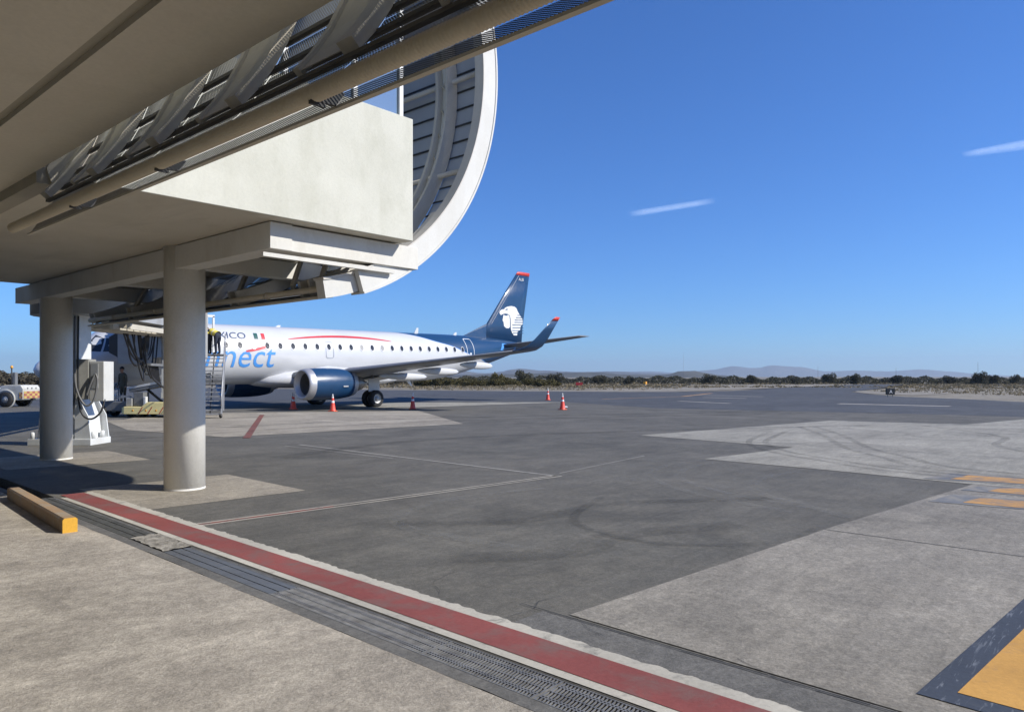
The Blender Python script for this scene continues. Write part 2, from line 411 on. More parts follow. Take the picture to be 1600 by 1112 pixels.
# ------------------------------------------------------------------ ground
def lx(x0, y): return x0 + .025 * (y - 4)       # the terminal kerb lines run a touch off +Y
def strip(name, xa, xb, ya, yb, z, mat, step=None, jag=0, jside=1, kind='structure'):
    ys = [ya, yb] if not step else [ya + (yb - ya) * i / int((yb - ya) / step) for i in range(int((yb - ya) / step) + 1)]
    rnd = random.Random(hash(name) % 1000 if False else len(name)); mb = MB(); J = 0; L = []; Rr = []
    for y in ys:
        J = J * .45 + rnd.uniform(-jag, jag)
        L.append((lx(xa, y) + (J if jside < 0 else 0), y, z)); Rr.append((lx(xb, y) + (J if jside > 0 else 0), y, z))
    V = [(mb.bm.verts.new(a), mb.bm.verts.new(b)) for a, b in zip(L, Rr)]
    for i in range(len(V) - 1): mb.bm.faces.new([V[i][0], V[i][1], V[i + 1][1], V[i + 1][0]])
    o = mb.build(name, mat, fix=False); o['kind'] = kind; return o

# terrain: one sheet to the horizon, a little below the pavement
def axis_lines(lim):
    a = [0, 10, 20, 30, 40, 50, 58, 66, 74, 82, 90, 100, 115, 130, 150, 175, 200, 240, 290, 350, 450, 600, 900, 1400, 2200, 3500, 5500, 9000, 14000]
    return sorted(set([-x for x in a] + a))
rt = random.Random(3)
def terr(x, y):
    r = math.hypot(x, y)
    if x < 45 and y < 150 and r < 200: return -.5
    base = -.02 - .0045 * max(0, r - 110) if r < 420 else -1.42
    return base + (rt.uniform(-.03, .03) if r > 120 else 0)
mb = MB(); AL = axis_lines(0)
G = {(x, y): mb.bm.verts.new((x, y, terr(x, y))) for x in AL for y in AL}
for i in range(len(AL) - 1):
    for j in range(len(AL) - 1):
        mb.bm.faces.new([G[AL[i], AL[j]], G[AL[i + 1], AL[j]], G[AL[i + 1], AL[j + 1]], G[AL[i], AL[j + 1]]])
struct('terrain', mb, M['sand'], fix=False)

apron = [(lx(3.62, -60), -60), (60, -60), (63.5, -10), (64.7, 7), (70.4, 12), (74, 17), (84, 23), (94, 27.5), (130, 33), (190, 44), (190, 52), (122, 46), (90, 41), (80, 43.5), (76, 48), (67.2, 70), (58, 110), (44, 178), (lx(3.62, 178), 178)]
sheet('apron', apron, 0.0, M['asphalt'])
# the drain's outer wall closes the pavement edge
sheet('far_apron', [(26, -60), (60, -60), (63.5, -10), (64.7, 7), (70.4, 12), (74, 17), (84, 23), (94, 27.5), (130, 33), (190, 44), (190, 52), (122, 46), (90, 41), (80, 43.5), (76, 48), (67.2, 70), (58, 110), (44, 178), (14, 178), (14, 47), (26.5, 41.6), (33.5, 41.9), (42.8, 32.6), (38, 22), (41, 7), (40, -10)], .003, M['apron_far'])
sheet('sidewalk', [(-14, -40), (lx(3.18, -40), -40), (lx(3.18, 60), 60), (-14, 60)], 0.0, M['sidewalk'])
strip('kerb_edge', 3.18, 3.29, -40, 60, .001, M['curbgrey'], .25, .012, -1)
strip('white_line_inner', 3.635, 3.725, -40, 12.6, .006, M['whitepaint'], .3, .004, 1)
strip('red_stripe', 3.72, 4.06, -40, 12.9, .009, M['redpaint'], .5, .003, 1)
strip('white_line_outer', 4.06, 4.19, -40, 12.9, .006, M['whitepaint'], .035, .014, 1)
strip('asphalt_edge_strip', 4.15, 4.555, -40, 3.65, .003, M['asphalt2'])
# sealed joint that wobbles along the strip
mb = MB(); rj = random.Random(5)
P = [(lx(4.56, y) + .015 * (y - 4) + rj.uniform(-.0015, .0015), y) for y in [-6 + .3 * i for i in range(34)]]
for i in range(len(P) - 1):
    a, b = P[i], P[i + 1]; wd = rj.uniform(.004, .0065)
    mb.face([(a[0] - wd, a[1], .010), (a[0] + wd, a[1], .012), (b[0] + wd, b[1], .010), (b[0] - wd, b[1], .010)])
struct('expansion_joint', mb, M['crack'])

# light concrete slabs in the apron, one sheet per pour
slabs = [
    [(4.60, 3.43), (9.48, 2.98), (14.74, 2.33), (15.0, -1.6), (4.35, -1.9)],
    [(4.35, -1.915), (15.0, -1.615), (15.3, -9), (4.2, -9)],
    [(14.76, 2.33), (15.1, 4.78), (15.29, 7.63), (19.33, 7.09), (20.1, 12.22), (32.1, 10.25), (33.0, 5.43), (26.0, 5.2), (26, -9), (15.3, -9), (15.02, -1.6)],
    [(26.015, -9), (26.015, 5.19), (33.04, 5.43), (38.64, 4.19), (39, -9)],
]
for i, p in enumerate(slabs): sheet('concrete_slab', p, .006, M['concrete'] if i < 2 else M['concrete_far'])
sheet('concrete_slab', [(11.03, 21.46), (20.4, 20.45), (26.5, 30.0), (18.4, 35.8), (12.1, 34.4), (10.3, 26.9)], .006, M['padc'])
sheet('concrete_slab', [(25.1, 37.3), (33.07, 41.14), (42.84, 31.98), (27.12, 33.74)], .006, M['concrete_far'])
sheet('concrete_slab', [(11.9, 36.6), (24, 38.4), (23.4, 40.5), (11.6, 39.2)], .006, M['asphalt2'])
sheet('column_pad', [(6.89, 13.28), (6.77, 10.44), (4.27, 10.58), (4.35, 13.38)], .004, M['padc'])
sheet('column_pad', [(7.1, 19.78), (6.97, 16.92), (4.3, 17.2), (4.35, 20.0)], .004, M['padc'])
# joints between pours
mb = MB()
for (a, b) in [((9.2, 3.0), (9.0, -9)), ((15.01, 2.2), (15.01, -9)), ((4.37, -1.9), (15.0, -1.6)), ((20.1, 7.1), (19.9, -9))]:
    a = Vector(a); b = Vector(b); d = (b - a).normalized(); n = Vector((-d.y, d.x)) * .008
    mb.face([(a.x + n.x, a.y + n.y, .0105), (a.x - n.x, a.y - n.y, .0105), (b.x - n.x, b.y - n.y, .0105), (b.x + n.x, b.y + n.y, .0105)])
struct('slab_joints', mb, M['crack'])

mb = MB(); rj = random.Random(21)
for (x, y, ang, n_) in ((5.3, 4.4, 2.6, 18), (5.0, 3.7, 2.3, 12), (7.4, 9.2, .4, 18), (4.35, 2.9, 1.2, 7), (4.4, 1.6, .9, 6)):
    for i in range(n_):
        nx_, ny_ = x + .085 * math.cos(ang), y + .085 * math.sin(ang); wd = rj.uniform(.001, .0026) * (1 if i % 7 else .3)
        px_, py_ = -math.sin(ang) * wd, math.cos(ang) * wd
        mb.face([(x + px_, y + py_, .0095), (x - px_, y - py_, .0095), (nx_ - px_, ny_ - py_, .0095), (nx_ + px_, ny_ + py_, .0095)])
        x, y = nx_, ny_; ang += rj.gauss(0, .24)
struct('pavement_cracks', mb, M['crack'])

def linequad(mb, a, b, w_, z):
    a = Vector(a); b = Vector(b); d = (b - a).normalized(); n = Vector((-d.y, d.x)) * (w_ / 2)
    mb.face([(a.x + n.x, a.y + n.y, z), (a.x - n.x, a.y - n.y, z), (b.x - n.x, b.y - n.y, z), (b.x + n.x, b.y + n.y, z)])
# painted lines
mb = MB(); linequad(mb, (4.2, 9.12), (10.9, 8.46), .055, .005); linequad(mb, (4.2, 8.98), (10.9, 8.32), .055, .005); struct('double_white_line', mb, M['linepaint'])
mb = MB(); linequad(mb, (4.22, 9.05), (6.2, 8.855), .08, .004); struct('red_line_between', mb, M['redline'])
mb = MB(); linequad(mb, (11.2, 17.6), (10.85, 8.45), .10, .005); linequad(mb, (10.75, 17.6), (10.7, 13), .05, .005); struct('white_stand_line', mb, M['faintline'])
mb = MB(); linequad(mb, (11.2, 8.6), (15.0, 9.0), .04, .005); struct('faint_stand_line', mb, M['faintline'])
mb = MB(); linequad(mb, (11.3, 20.6), (18.7, 32.6), .22, .011); struct('red_stand_line', mb, M['redline'])
mb = MB(); linequad(mb, (52.5, 16.2), (52.5, 9.5), 1.0, .005); linequad(mb, (60, 26), (60, 30), .6, .005); linequad(mb, (52, 2), (53, -6), .5, .005); linequad(mb, (66, 27), (67, 34), .6, .005); linequad(mb, (48, 22), (50, 27), .5, .005); struct('taxiway_white_marks', mb, M['linepaint'])
mb = MB(); linequad(mb, (62, 33), (76, 37), .5, .005); linequad(mb, (50, 34), (62, 33), .3, .005); struct('taxiway_yellow_line', mb, M['wornyellow'])
# yellow stand bars with dark borders
sheet('stand_bar_border', [(4.79, 1.04), (7.6, .79), (8.6, .70), (8.3, -2), (4.58, -2)], .011, M['navypaint'])
sheet('stand_bar', [(4.955, .86), (6.52, .71), (8.4, .53), (8.2, -2), (4.75, -2)], .014, M['yellowpaint'])
for nm, P2, P3 in (('stand_bar', [(14.95, 3.15), (16.15, 2.9), (16.25, 1.5), (16.1, -2), (15.3, -2), (15.25, 1.6)], [(15.2, 2.75), (16.0, 2.6), (16.1, 1.4), (15.95, -2), (15.4, -2), (15.38, 1.6)]),
                   ('stand_bar', [(13.85, 2.36), (14.45, 2.22), (14.95, 1.45), (14.9, -2), (13.75, -2), (13.8, 1.4)], [(14.0, 2.0), (14.5, 1.9), (14.82, 1.4), (14.78, -2), (13.88, -2), (13.92, 1.4)]),
                   ('stand_bar', [(12.27, 2.51), (13.3, 2.36), (13.35, 1.4), (13.3, -2), (12.35, -2), (12.4, 1.3)], [(12.5, 2.1), (13.15, 1.98), (13.22, 1.4), (13.2, -2), (12.48, -2), (12.52, 1.3)])):
    sheet('stand_bar_border', P2, .011, M['greyblue']); sheet(nm, P3, .014, M['wornyellow'])

def arc_marks(name, pts, wd, mat, z=.025, twin=0):
    mb = MB()
    # smooth the polyline
    P = [Vector(p) for p in pts]; Q = []
    for i in range(len(P) - 1):
        p0 = P[max(i - 1, 0)]; p1 = P[i]; p2 = P[i + 1]; p3 = P[min(i + 2, len(P) - 1)]
        for t in [j / 8 for j in range(8)]:
            Q.append(.5 * ((2 * p1) + (p2 - p0) * t + (2 * p0 - 5 * p1 + 4 * p2 - p3) * t * t + (3 * p1 - p0 - 3 * p2 + p3) * t ** 3))
    Q.append(P[-1])
    for off in ([0] if not twin else [-twin / 2, twin / 2]):
        V = []
        for i, q in enumerate(Q):
            d = (Q[min(i + 1, len(Q) - 1)] - Q[max(i - 1, 0)]).normalized(); n = Vector((-d.y, d.x))
            V.append((mb.bm.verts.new((*(q + n * (off + wd / 2)), z)), mb.bm.verts.new((*(q + n * (off - wd / 2)), z))))
        for i in range(len(V) - 1): mb.bm.faces.new([V[i][0], V[i][1], V[i + 1][1], V[i + 1][0]])
    struct(name, mb, mat)
arc_marks('tyre_marks', [(24.5, 9.5), (20.34, 8.5), (18.07, 7.03), (16.81, 5.32), (15.94, 3.82), (15.6, 1)], .18, M['tyremark'], .012, .45)
arc_marks('tyre_marks', [(27.5, 9.6), (24.12, 7.64), (20.25, 5.77), (18.45, 4.43), (16.9, 3.15), (16.3, 0)], .20, M['tyremark'], .014, .6)
arc_marks('tyre_marks', [(31, 6.5), (27, 3.5), (23, 3.0), (19, 0)], .22, M['tyremark'], .016, 0)
arc_marks('tyre_marks', [(9.5, 3.1), (8.1, 3.2), (7.2, 4.2), (7.6, 5.6), (9.4, 6.4)], .13, M['tyremark'], .012, 0)
arc_marks('tyre_marks', [(6.0, 7.2), (7.2, 6.1), (9.0, 5.9), (11.0, 4.4)], .3, M['tyremark'], .014, 0)
arc_marks('tyre_marks', [(5.2, 5.4), (6.3, 4.6), (7.2, 4.7), (8.8, 3.9)], .42, M['tyremark'], .016, 0)
arc_marks('pale_tyre_marks', [(16, 7), (14.2, 7.4), (12.2, 6.9), (10.9, 5.4), (10.3, 3.6)], .16, M['palemark'], .012, .5)
arc_marks('pale_tyre_marks', [(15, 5), (13.4, 5.4), (11.6, 4.9), (10.6, 3.6), (10.2, 3.0)], .2, M['palemark'], .014, 0)
arc_marks('pale_tyre_marks', [(6, 5.2), (6.0, 7.2), (7.6, 8.0), (9.5, 7.6)], .2, M['palemark'], .012, 0)
arc_marks('tyre_marks', [(30, 8), (20, 14), (14, 16), (9, 15)], .5, M['tyremark'], .018, 0)
arc_marks('tyre_marks', [(38, 14), (26, 21), (18, 24), (9, 24)], .6, M['tyremark'], .020, 2.2)

# drain: trough plus covers and gratings
mb = MB()
for (xa, xb, za, zb) in ((3.285, 3.30, -.16, -.002), (3.61, 3.64, -.16, -.002)):
    y0, y1 = -8, 40
    mb.prism([(lx(xa, y0), y0), (lx(xb, y0), y0), (lx(xb, y1), y1), (lx(xa, y1), y1)], za, zb)
o = struct('drain_wall', mb, M['curbgrey'])
sheet('drain_bottom', [(lx(3.25, -8), -8), (lx(3.66, -8), -8), (lx(3.66, 40), 40), (lx(3.25, 40), 40)], -.16, M['drain'])
def trench_loc(y): return (lx(3.30, y), y, 0)
ANG = -math.atan(.025)
def make_grate(L=.99):
    t = thing('drain_grate', trench_loc(0), 'galvanised steel drain grating panel, the first one next to the blue-grey steel covers', 'drain grate', ANG, 'slotted drain gratings in the trench')
    mb = MB()
    for x in (.004, .306): mb.b2((x - .004, 0.003, -.035), (x + .004, L - .003, 0))
    for y in (.006, L - .006): mb.b2((.004, y - .003, -.033), (.306, y + .003, -.001))
    mb.build('frame', M['grate'], t)
    me = None
    for x in (.055, .075, .155, .235, .255):
        mb = MB(); mb.b2((x - .004, .008, -.033), (x + .004, L - .008, -.001)); mb.build('bearing_bar', M['grate'], t)
    mb = MB(); n = int(L / .026)
    for i in range(n):
        y = .012 + i * (L - .024) / (n - 1)
        for (a, b, dy) in ((.008, .051, .006), (.079, .151, .012), (.159, .231, .012), (.259, .302, .006)):
            mb.bar((a, y - dy / 2, -.006), (b, y + dy / 2, -.006), .007, .010)
        mb.bar((.059, y, -.006), (.071, y, -.006), .007, .010); mb.bar((.239, y, -.006), (.251, y, -.006), .007, .010)
    o = mb.build('cross_bars', M['grate'], t); o['kind'] = 'stuff'
    return t
g0 = make_grate(); g0.location = trench_loc(4.72)
for i in range(1, 9):
    copy_tree(g0, trench_loc(4.72 - i * 1.0), None, 'galvanised drain grating, %s one counted from the blue-grey steel covers toward the viewer' % ['second', 'third', 'fourth', 'fifth', 'sixth', 'seventh', 'eighth', 'ninth'][i - 1])
def make_cover(y, L, mat, label):
    t = thing('drain_cover', trench_loc(y), label, 'drain cover', ANG)
    for a, b in ((.004, .085), (.098, .195), (.208, .27)):
        mb = MB(); mb.b2((a, .004, -.012), (b, L - .004, 0)); mb.build('plate', mat, t)
    mb = MB(); n = int(L / .03)
    for x in (.278, .302): mb.b2((x - .003, .004, -.03), (x + .003, L - .004, 0))
    for i in range(n): mb.b2((.275, .01 + i * .03, -.008), (.305, .018 + i * .03, -.001))
    mb.build('slot_edge', M['grate'], t)['kind'] = 'stuff'
    for x in (.0915, .2015):
        mb = MB()
        for i in range(int(L / .09)): mb.b2((x - .006, .02 + i * .09, -.01), (x + .006, .05 + i * .09, -.004))
        mb.build('rib', mat, t)['kind'] = 'stuff'
    mb = MB(); mb.b2((.004, .0, -.03), (.305, .003, -.012)); mb.build('support', M['darksteel'], t)
make_cover(6.86, 1.08, M['grateplate'], 'blue-grey slotted steel drain cover next to the rough pale concrete patch')
make_cover(5.72, 1.13, M['grateplate'], 'blue-grey slotted steel drain cover between its twin and the dirty dark gratings')
make_cover(8.9, 1.3, M['gratedark'], 'dark dirt-covered drain cover just beyond the rough pale concrete patch')
make_cover(10.21, 1.3, M['gratedark'], 'dark drain cover beside the near half of the long orange wheel stop')
make_cover(11.52, 1.3, M['gratedark'], 'dark drain cover beside the far end of the long orange wheel stop')
mb = MB(); rj = random.Random(9); n1, n2 = 6, 16
V = [[mb.bm.verts.new((lx(3.30 + .33 * i / n1, 7.95 + .93 * j / n2) + (rj.uniform(-.012, .012)), 7.95 + .93 * j / n2 + rj.uniform(-.02, .02), .004 + rj.uniform(0, .012))) for j in range(n2 + 1)] for i in range(n1 + 1)]
for i in range(n1):
    for j in range(n2): mb.bm.faces.new([V[i][j], V[i + 1][j], V[i + 1][j + 1], V[i][j + 1]])
struct('concrete_patch', mb, M['rough_patch'])

# orange wheel stop
t = thing('wheel_stop', (3.09, 9.76, 0), 'long orange-yellow concrete wheel stop lying on the sidewalk edge by the drain', 'wheel stop', -math.atan(.085))
mb = MB(); L = 3.4; pr = [(-.085, 0), (.075, 0), (.075, .155), (.055, .175), (-.065, .175), (-.085, .155)]
mb.loft([[(x, y, z) for x, z in pr] for y in (0.006, L)], smooth=False)
mb.build('body', M['kerbtop'], t, bevel=.006)
mb = MB(); mb.prism([(x * .99, z) for x, z in pr], -.004, .006, 'Y'); mb.build('end_face', M['orange'], t)

# ------------------------------------------------------------------ terminal overhang above the viewer
t = thing('terminal_overhang', (-5, 2, 0), 'brown-beige terminal soffit overhanging the sidewalk in the top left corner', 'building overhang')
org = t.location.copy()
mb = MB()
for a, b in ((-5, 1.515), (1.60, 2.165)): mb.b2((a, -14, 3.76), (b, 30, 4.3))
mb.build('soffit', M['soffit'], t, org)
mb = MB(); mb.b2((1.515, -14, 3.80), (1.60, 30, 4.3)); mb.build('groove', M['band'], t, org)
mb = MB(); mb.b2((2.167, 7.74, 3.66), (2.33, 30, 4.25)); mb.build('edge_beam', M['band'], t, org)
mb = MB(); mb.b2((-5, -14, 0), (-4.7, 30, 3.76)); mb.build('wall', M['parapet'], t, org)
mb = MB(); mb.b2((-5, -14, 4.3), (2.1, 30, 9.5)); mb.build('upper_wall', M['parapet'], t, org)

# ------------------------------------------------------------------ shared screen builder
def uvquad(mb, pts, uv):
    l = mb.bm.loops.layers.uv.verify(); f = mb.bm.faces.new([mb.bm.verts.new(p) for p in pts])
    for lp, q in zip(f.loops, uv): lp[l].uv = q
    return f
def slat(parent, prof_a, prof_b, ya, yb, mat, org, arc0, thick=.012, lip=.05):
    """one perforated sheet from profile point a to b, between two ribs; folded lip along its lower edge"""
    mb = MB(); (xa, za), (xb, zb) = prof_a, prof_b; L = math.hypot(xb - xa, zb - za)
    nx, nz = (zb - za) / L, -(xb - xa) / L
    uvquad(mb, [(xa, ya, za), (xa, yb, za), (xb, yb, zb), (xb, ya, zb)], [(ya, arc0), (yb, arc0), (yb, arc0 + L), (ya, arc0 + L)])
    o = mb.build('slat', mat, parent, org, fix=False)
    mb = MB(); mb.face([(xa, ya, za), (xa, yb, za), (xa + nx * lip - 0, yb, za + nz * lip), (xa + nx * lip, ya, za + nz * lip)])
    mb.build('slat_lip', M['darksteel'], o)
    # lip was built in world coordinates too: shift to the parent's frame
    return o

# near screen: hangs at the terminal edge
t = thing('facade_screen', (2.5, 3, 3.2), 'dark curved screen of perforated slats hanging below the terminal edge, top left', 'facade screen')
org = t.location.copy()
NP = [(2.17, 3.375), (2.27, 3.475), (2.38, 3.61), (2.49, 3.78), (2.60, 4.0), (2.70, 4.27), (2.78, 4.57), (2.84, 4.9), (2.88, 5.3)]
ribsY = [7.70, 6.55, 5.40, 4.25, 3.10, 1.95, .80, -.35, -1.5, -2.65]
def offs(P, d):
    out = []
    for i, p in enumerate(P):
        a = P[max(i - 1, 0)]; b = P[min(i + 1, len(P) - 1)]; tx, tz = b[0] - a[0], b[1] - a[1]; L = math.hypot(tx, tz)
        out.append((p[0] + d * (-tz) / L, p[1] + d * tx / L))      # +d = toward the inside (viewer side)
    return out
arc = 0
for i in range(len(NP) - 1):
    a, b = NP[i], NP[i + 1]
    La = math.hypot(b[0] - a[0], b[1] - a[1])
    bb = (a[0] + (b[0] - a[0]) * .97, a[1] + (b[1] - a[1]) * .97)
    for j in range(len(ribsY) - 1):
        mb = MB(); uvquad(mb, [(a[0], ribsY[j + 1] + .01, a[1]), (a[0], ribsY[j] - .01, a[1]), (bb[0], ribsY[j] - .01, bb[1]), (bb[0], ribsY[j + 1] + .01, bb[1])],
                          [(ribsY[j + 1], arc), (ribsY[j], arc), (ribsY[j], arc + La), (ribsY[j + 1], arc + La)])
        mb.build('slat', M['nearslat'], t, org, fix=False)
    arc += La
for i in range(1, len(NP) - 1):
    p = NP[i]; q = offs(NP, .03)[i]
    mb = MB(); mb.bar((q[0], ribsY[-1], q[1]), (q[0], ribsY[0], q[1]), .035, .022); mb.build('rail', M['railgrey'], t, org)
for y in ribsY:
    for dy, wd, dd in ((0, .13, .07), (.42, .05, .05)):
        if y + dy > 7.75: continue
        P = offs(NP, .045); Q = offs(NP, .045 + dd)
        mb = MB(); mb.loft([[(P[i][0], y + dy - wd, P[i][1]), (Q[i][0], y + dy - wd, Q[i][1]), (Q[i][0], y + dy, Q[i][1]), (P[i][0], y + dy, P[i][1])] for i in range(1, len(NP))], smooth=False)
        mb.build('rib', M['ribdark'], t, org)
    P = offs(NP, .075)
    mb = MB(); mb.loft([[(P[i][0], y - .002, P[i][1]), (P[i][0], min(y + .37, 7.7), P[i][1]), (P[i][0] + .006, min(y + .37, 7.7), P[i][1] - .002), (P[i][0] + .006, y - .002, P[i][1] - .002)] for i in range(1, len(NP))], smooth=False)
    mb.build('rib_web', M['ribdark'], t, org)
# ribbed pipe along the lower rim, with collars
mb = MB(); r0 = []; ys = []
y = -3.0
while y < 8.42:
    ys += [y, y + .008, y + .016]; r0 += [.042, .049, .042]; y += .024
mb.tube([(2.155, yy, 3.327) for yy in ys], r0, 12, smooth=True); mb.build('ribbed_pipe', M['pipe'], t, org)
for y in (6.75, 5.1, 3.25, 1.4):
    mb = MB(); mb.prism([(2.19, 3.29), (2.30, 3.30), (2.34, 3.38), (2.22, 3.38)], y - .012, y + .012, 'Y'); mb.b2((2.13, y - .01, 3.27), (2.22, y + .01, 3.29)); mb.build('bracket', M['darksteel'], t, org)
# perforated apron below the pipe
mb = MB(); uvquad(mb, [(2.19, -3, 3.30), (2.19, 8.45, 3.30), (2.37, 8.45, 3.415), (2.37, -3, 3.415)], [(-3, 0), (8.45, 0), (8.45, .2), (-3, .2)])
mb.build('perforated_sheet', M['mesh'], t, org, fix=False)
mb = MB(); uvquad(mb, [(2.37, -3, 3.405), (2.37, 8.45, 3.405), (2.31, 8.45, 3.30), (2.31, -3, 3.30)], [(-3, 0), (7.68, 0), (7.68, .2), (-3, .2)])
mb.build('perforated_sheet', M['mesh'], t, org, fix=False)
mb = MB(); mb.b2((2.292, -3, 3.288), (2.325, 8.47, 3.304)); mb.build('edge_trim', M['ribdark'], t, org)
mb = MB(); mb.prism([(2.24, 3.80), (2.28, 3.67), (2.52, 3.69), (2.74, 4.25), (2.5, 4.3)], 7.70, 7.73, 'Y'); mb.build('end_plate', M['ribdark'], t, org)

# ------------------------------------------------------------------ elevated walkway: columns, beams, slab, parapet, glazing, tubular screen
for nm, (x, y), lab in (('column', (5.55, 12.13), 'nearest round white-painted concrete column under the elevated walkway'),
                        ('column', (5.62, 18.66), 'farther round white column beside the boarding bridge pedestal')):
    t = thing(nm, (x, y, 0), lab, 'column', 0, 'round columns under the walkway')
    mb = MB(); mb.lathe([(.32, .03), (.32, 3.999)], n=48, cap=True)
    mb.build('shaft', M['column'], t)
    mb = MB(); mb.lathe([(.322, .0), (.322, .03), (.3205, .035)], n=48); mb.build('base_collar', M['column'], t)

t = thing('elevated_walkway', (5.5, 14, 0), 'cream walled elevated walkway carried on white beams and columns', 'walkway')
org = t.location.copy()
mb = MB(); mb.b2((2.335, 8.78, 4.0), (7.61, 19.5, 4.22)); mb.build('slab', M['slabsoffit'], t, org)
mb = MB(); mb.b2((2.335, 8.76, 4.002), (7.62, 8.98, 5.92)); mb.build('parapet_wall', M['parapet'], t, org, bevel=.008)
mb = MB(); mb.b2((7.42, 8.985, 4.222), (7.62, 19.45, 5.92)); mb.build('side_wall', M['parapet'], t, org)
mb = MB(); mb.b2((2.335, 8.79, 8.9), (7.5, 19.5, 9.15)); mb.build('roof', M['parapet'], t, org)
# glazing above the parapet
for x in (3.0, 4.2, 5.4, 6.55, 7.42):
    mb = MB(); mb.b2((x - .035, 8.80, 5.93), (x + .035, 8.90, 8.9)); mb.build('mullion', M['frame'], t, org)
for x0, x1 in ((3.04, 4.16), (4.24, 5.36), (5.44, 6.51), (6.59, 7.38)):
    mb = MB(); mb.b2((x0, 8.84, 5.95), (x1, 8.855, 8.88)); mb.build('pane', M['glass'], t, org)
for y in (10.5, 12.5, 14.5, 16.5, 18.5):
    mb = MB(); mb.b2((7.44, y - .035, 5.925), (7.54, y + .035, 8.9)); mb.build('mullion', M['frame'], t, org)
for y in (8.95, 10.54, 12.54, 14.54, 16.54):
    mb = MB(); mb.b2((7.48, y, 5.94), (7.495, y + 1.5, 8.88)); mb.build('pane', M['glass'], t, org)
mb = MB(); mb.b2((2.335, 8.99, 4.23), (2.5, 19.45, 8.9)); mb.build('inner_wall', M['parapet'], t, org)
# beams
mb = MB(); mb.b2((5.30, 9.03, 3.62), (5.64, 20.5, 3.985)); mb.build('main_beam', M['beam'], t, org, bevel=.006)
mb = MB(); mb.b2((5.642, 9.05, 3.62), (7.98, 9.35, 3.975)); mb.build('cross_beam', M['beam'], t, org, bevel=.004)
mb = MB(); mb.b2((5.18, 9.0, 3.495), (7.45, 9.06, 3.55)); mb.build('flange', M['beam'], t, org)
for y in (12.13, 15.4, 18.66):
    mb = MB(); mb.b2((5.643, y - .13, 3.68), (8.3, y + .13, 3.985)); mb.build('cross_beam', M['beam'], t, org)

CX, CZ, RO = 5.52, 7.35, 4.42
def cp(r, a): return (CX + r * math.cos(a), CZ + r * math.sin(a))
t = thing('tubular_screen', (8, 14, 3), 'big curved white-rimmed tube screen of grey slats around the walkway end', 'facade screen')
org = t.location.copy()
def ringpart(mb, r0, r1, y0, y1, a0, a1, n=96):
    mb.loft([[(cp(r0, a)[0], y0, cp(r0, a)[1]), (cp(r1, a)[0], y0, cp(r1, a)[1]), (cp(r1, a)[0], y1, cp(r1, a)[1]), (cp(r0, a)[0], y1, cp(r0, a)[1])] for a in [a0 + (a1 - a0) * i / n for i in range(n + 1)]], smooth=False)
mb = MB(); ringpart(mb, RO - .34, RO - .015, 9.10, 9.20, R(-71.5), R(100)); mb.build('rim', M['ringwhite'], t, org)
mb = MB(); ringpart(mb, RO - .015, RO + .02, 9.085, 9.42, R(-71.5), R(100)); mb.build('rim_outer_lip', M['ringwhite'], t, org)
mb = MB(); ringpart(mb, RO - .36, RO - .34, 9.085, 9.30, R(-71.5), R(100)); mb.build('rim_inner_lip', M['ribsteel'], t, org)
mb = MB(); ringpart(mb, RO - .30, RO - .03, 9.22, 9.42, R(-79.5), R(-40), 30); mb.build('rim_return', M['ringwhite'], t, org)
mb = MB(); ringpart(mb, RO - .34, RO - .30, 9.2, 9.46, R(-79.5), R(-40), 30); mb.build('rim_return_lip', M['ribsteel'], t, org)
# slats
dphi = .335 / (RO - .05); ribs = [9.43, 10.12, 12.42, 14.72, 17.02, 19.3]
a = R(-75); rows = 0
while a < R(72):
    p = cp(RO - .03, a); q = cp(RO - .03, a + dphi * .99)
    for j in range(len(ribs) - 1):
        mb = MB(); L = .31; ya, yb = ribs[j] + .01, ribs[j + 1] - .01
        uvquad(mb, [(p[0], ya, p[1]), (p[0], yb, p[1]), (q[0], yb, q[1]), (q[0], ya, q[1])], [(ya, rows * .335), (yb, rows * .335), (yb, rows * .335 + L), (ya, rows * .335 + L)])
        mb.build('slat', M['slat'], t, org, fix=False)
    r_ = cp(RO - .055, a)
    mb = MB(); mb.bar((r_[0], 9.43, r_[1]), (r_[0], 19.3, r_[1]), .022, .03); mb.build('slat_rail', M['darksteel'], t, org)
    a += dphi; rows += 1
# ribs: two chords with a lattice between
for yr in (10.12, 12.42, 14.72, 17.02, 19.25):
    for y0, y1 in ((yr - .06, yr), (yr + .20, yr + .27)):
        mb = MB(); ringpart(mb, RO - .33, RO - .07, y0, y1, R(-75), R(72), 60); mb.build('rib', M['ribsteel'], t, org)
    mb = MB(); ringpart(mb, RO - .20, RO - .19, yr, yr + .20, R(-75), R(72), 60); mb.build('rib_web', M['ringwhite'], t, org)
    for k_ in range(22):
        a0 = R(-74 + k_ * 6.6); p = cp(RO - .235, a0); q = cp(RO - .235, a0 + R(3.3))
        mb = MB(); mb.bar((p[0], yr, p[1]), (q[0], yr + .2, q[1]), .018, .03); mb.build('lattice_bar', M['ribdark'], t, org)
for adeg in (-76, -49, -24, 2):
    p = cp(RO - .17, R(adeg)); mb = MB(); mb.tube([(p[0], 9.3, p[1]), (p[0], 19.35, p[1])], .05, 10); mb.build('purlin', M['ribsteel'] if adeg > -70 else M['pipe'], t, org)
p = cp(RO - .05, R(-76)); mb = MB(); mb.b2((p[0] - .08, 9.45, p[1] - .03), (p[0] + .03, 19.35, p[1] + .0)); mb.build('edge_trim', M['ribdark'], t, org)
for i in range(4):
    p = cp(RO - .17, R(-76)); mb = MB(); mb.tube([(p[0], 11.2 + i * 2.2, p[1]), (p[0], 11.28 + i * 2.2, p[1])], .062, 10); mb.build('collar', M['ribdark'], t, org)
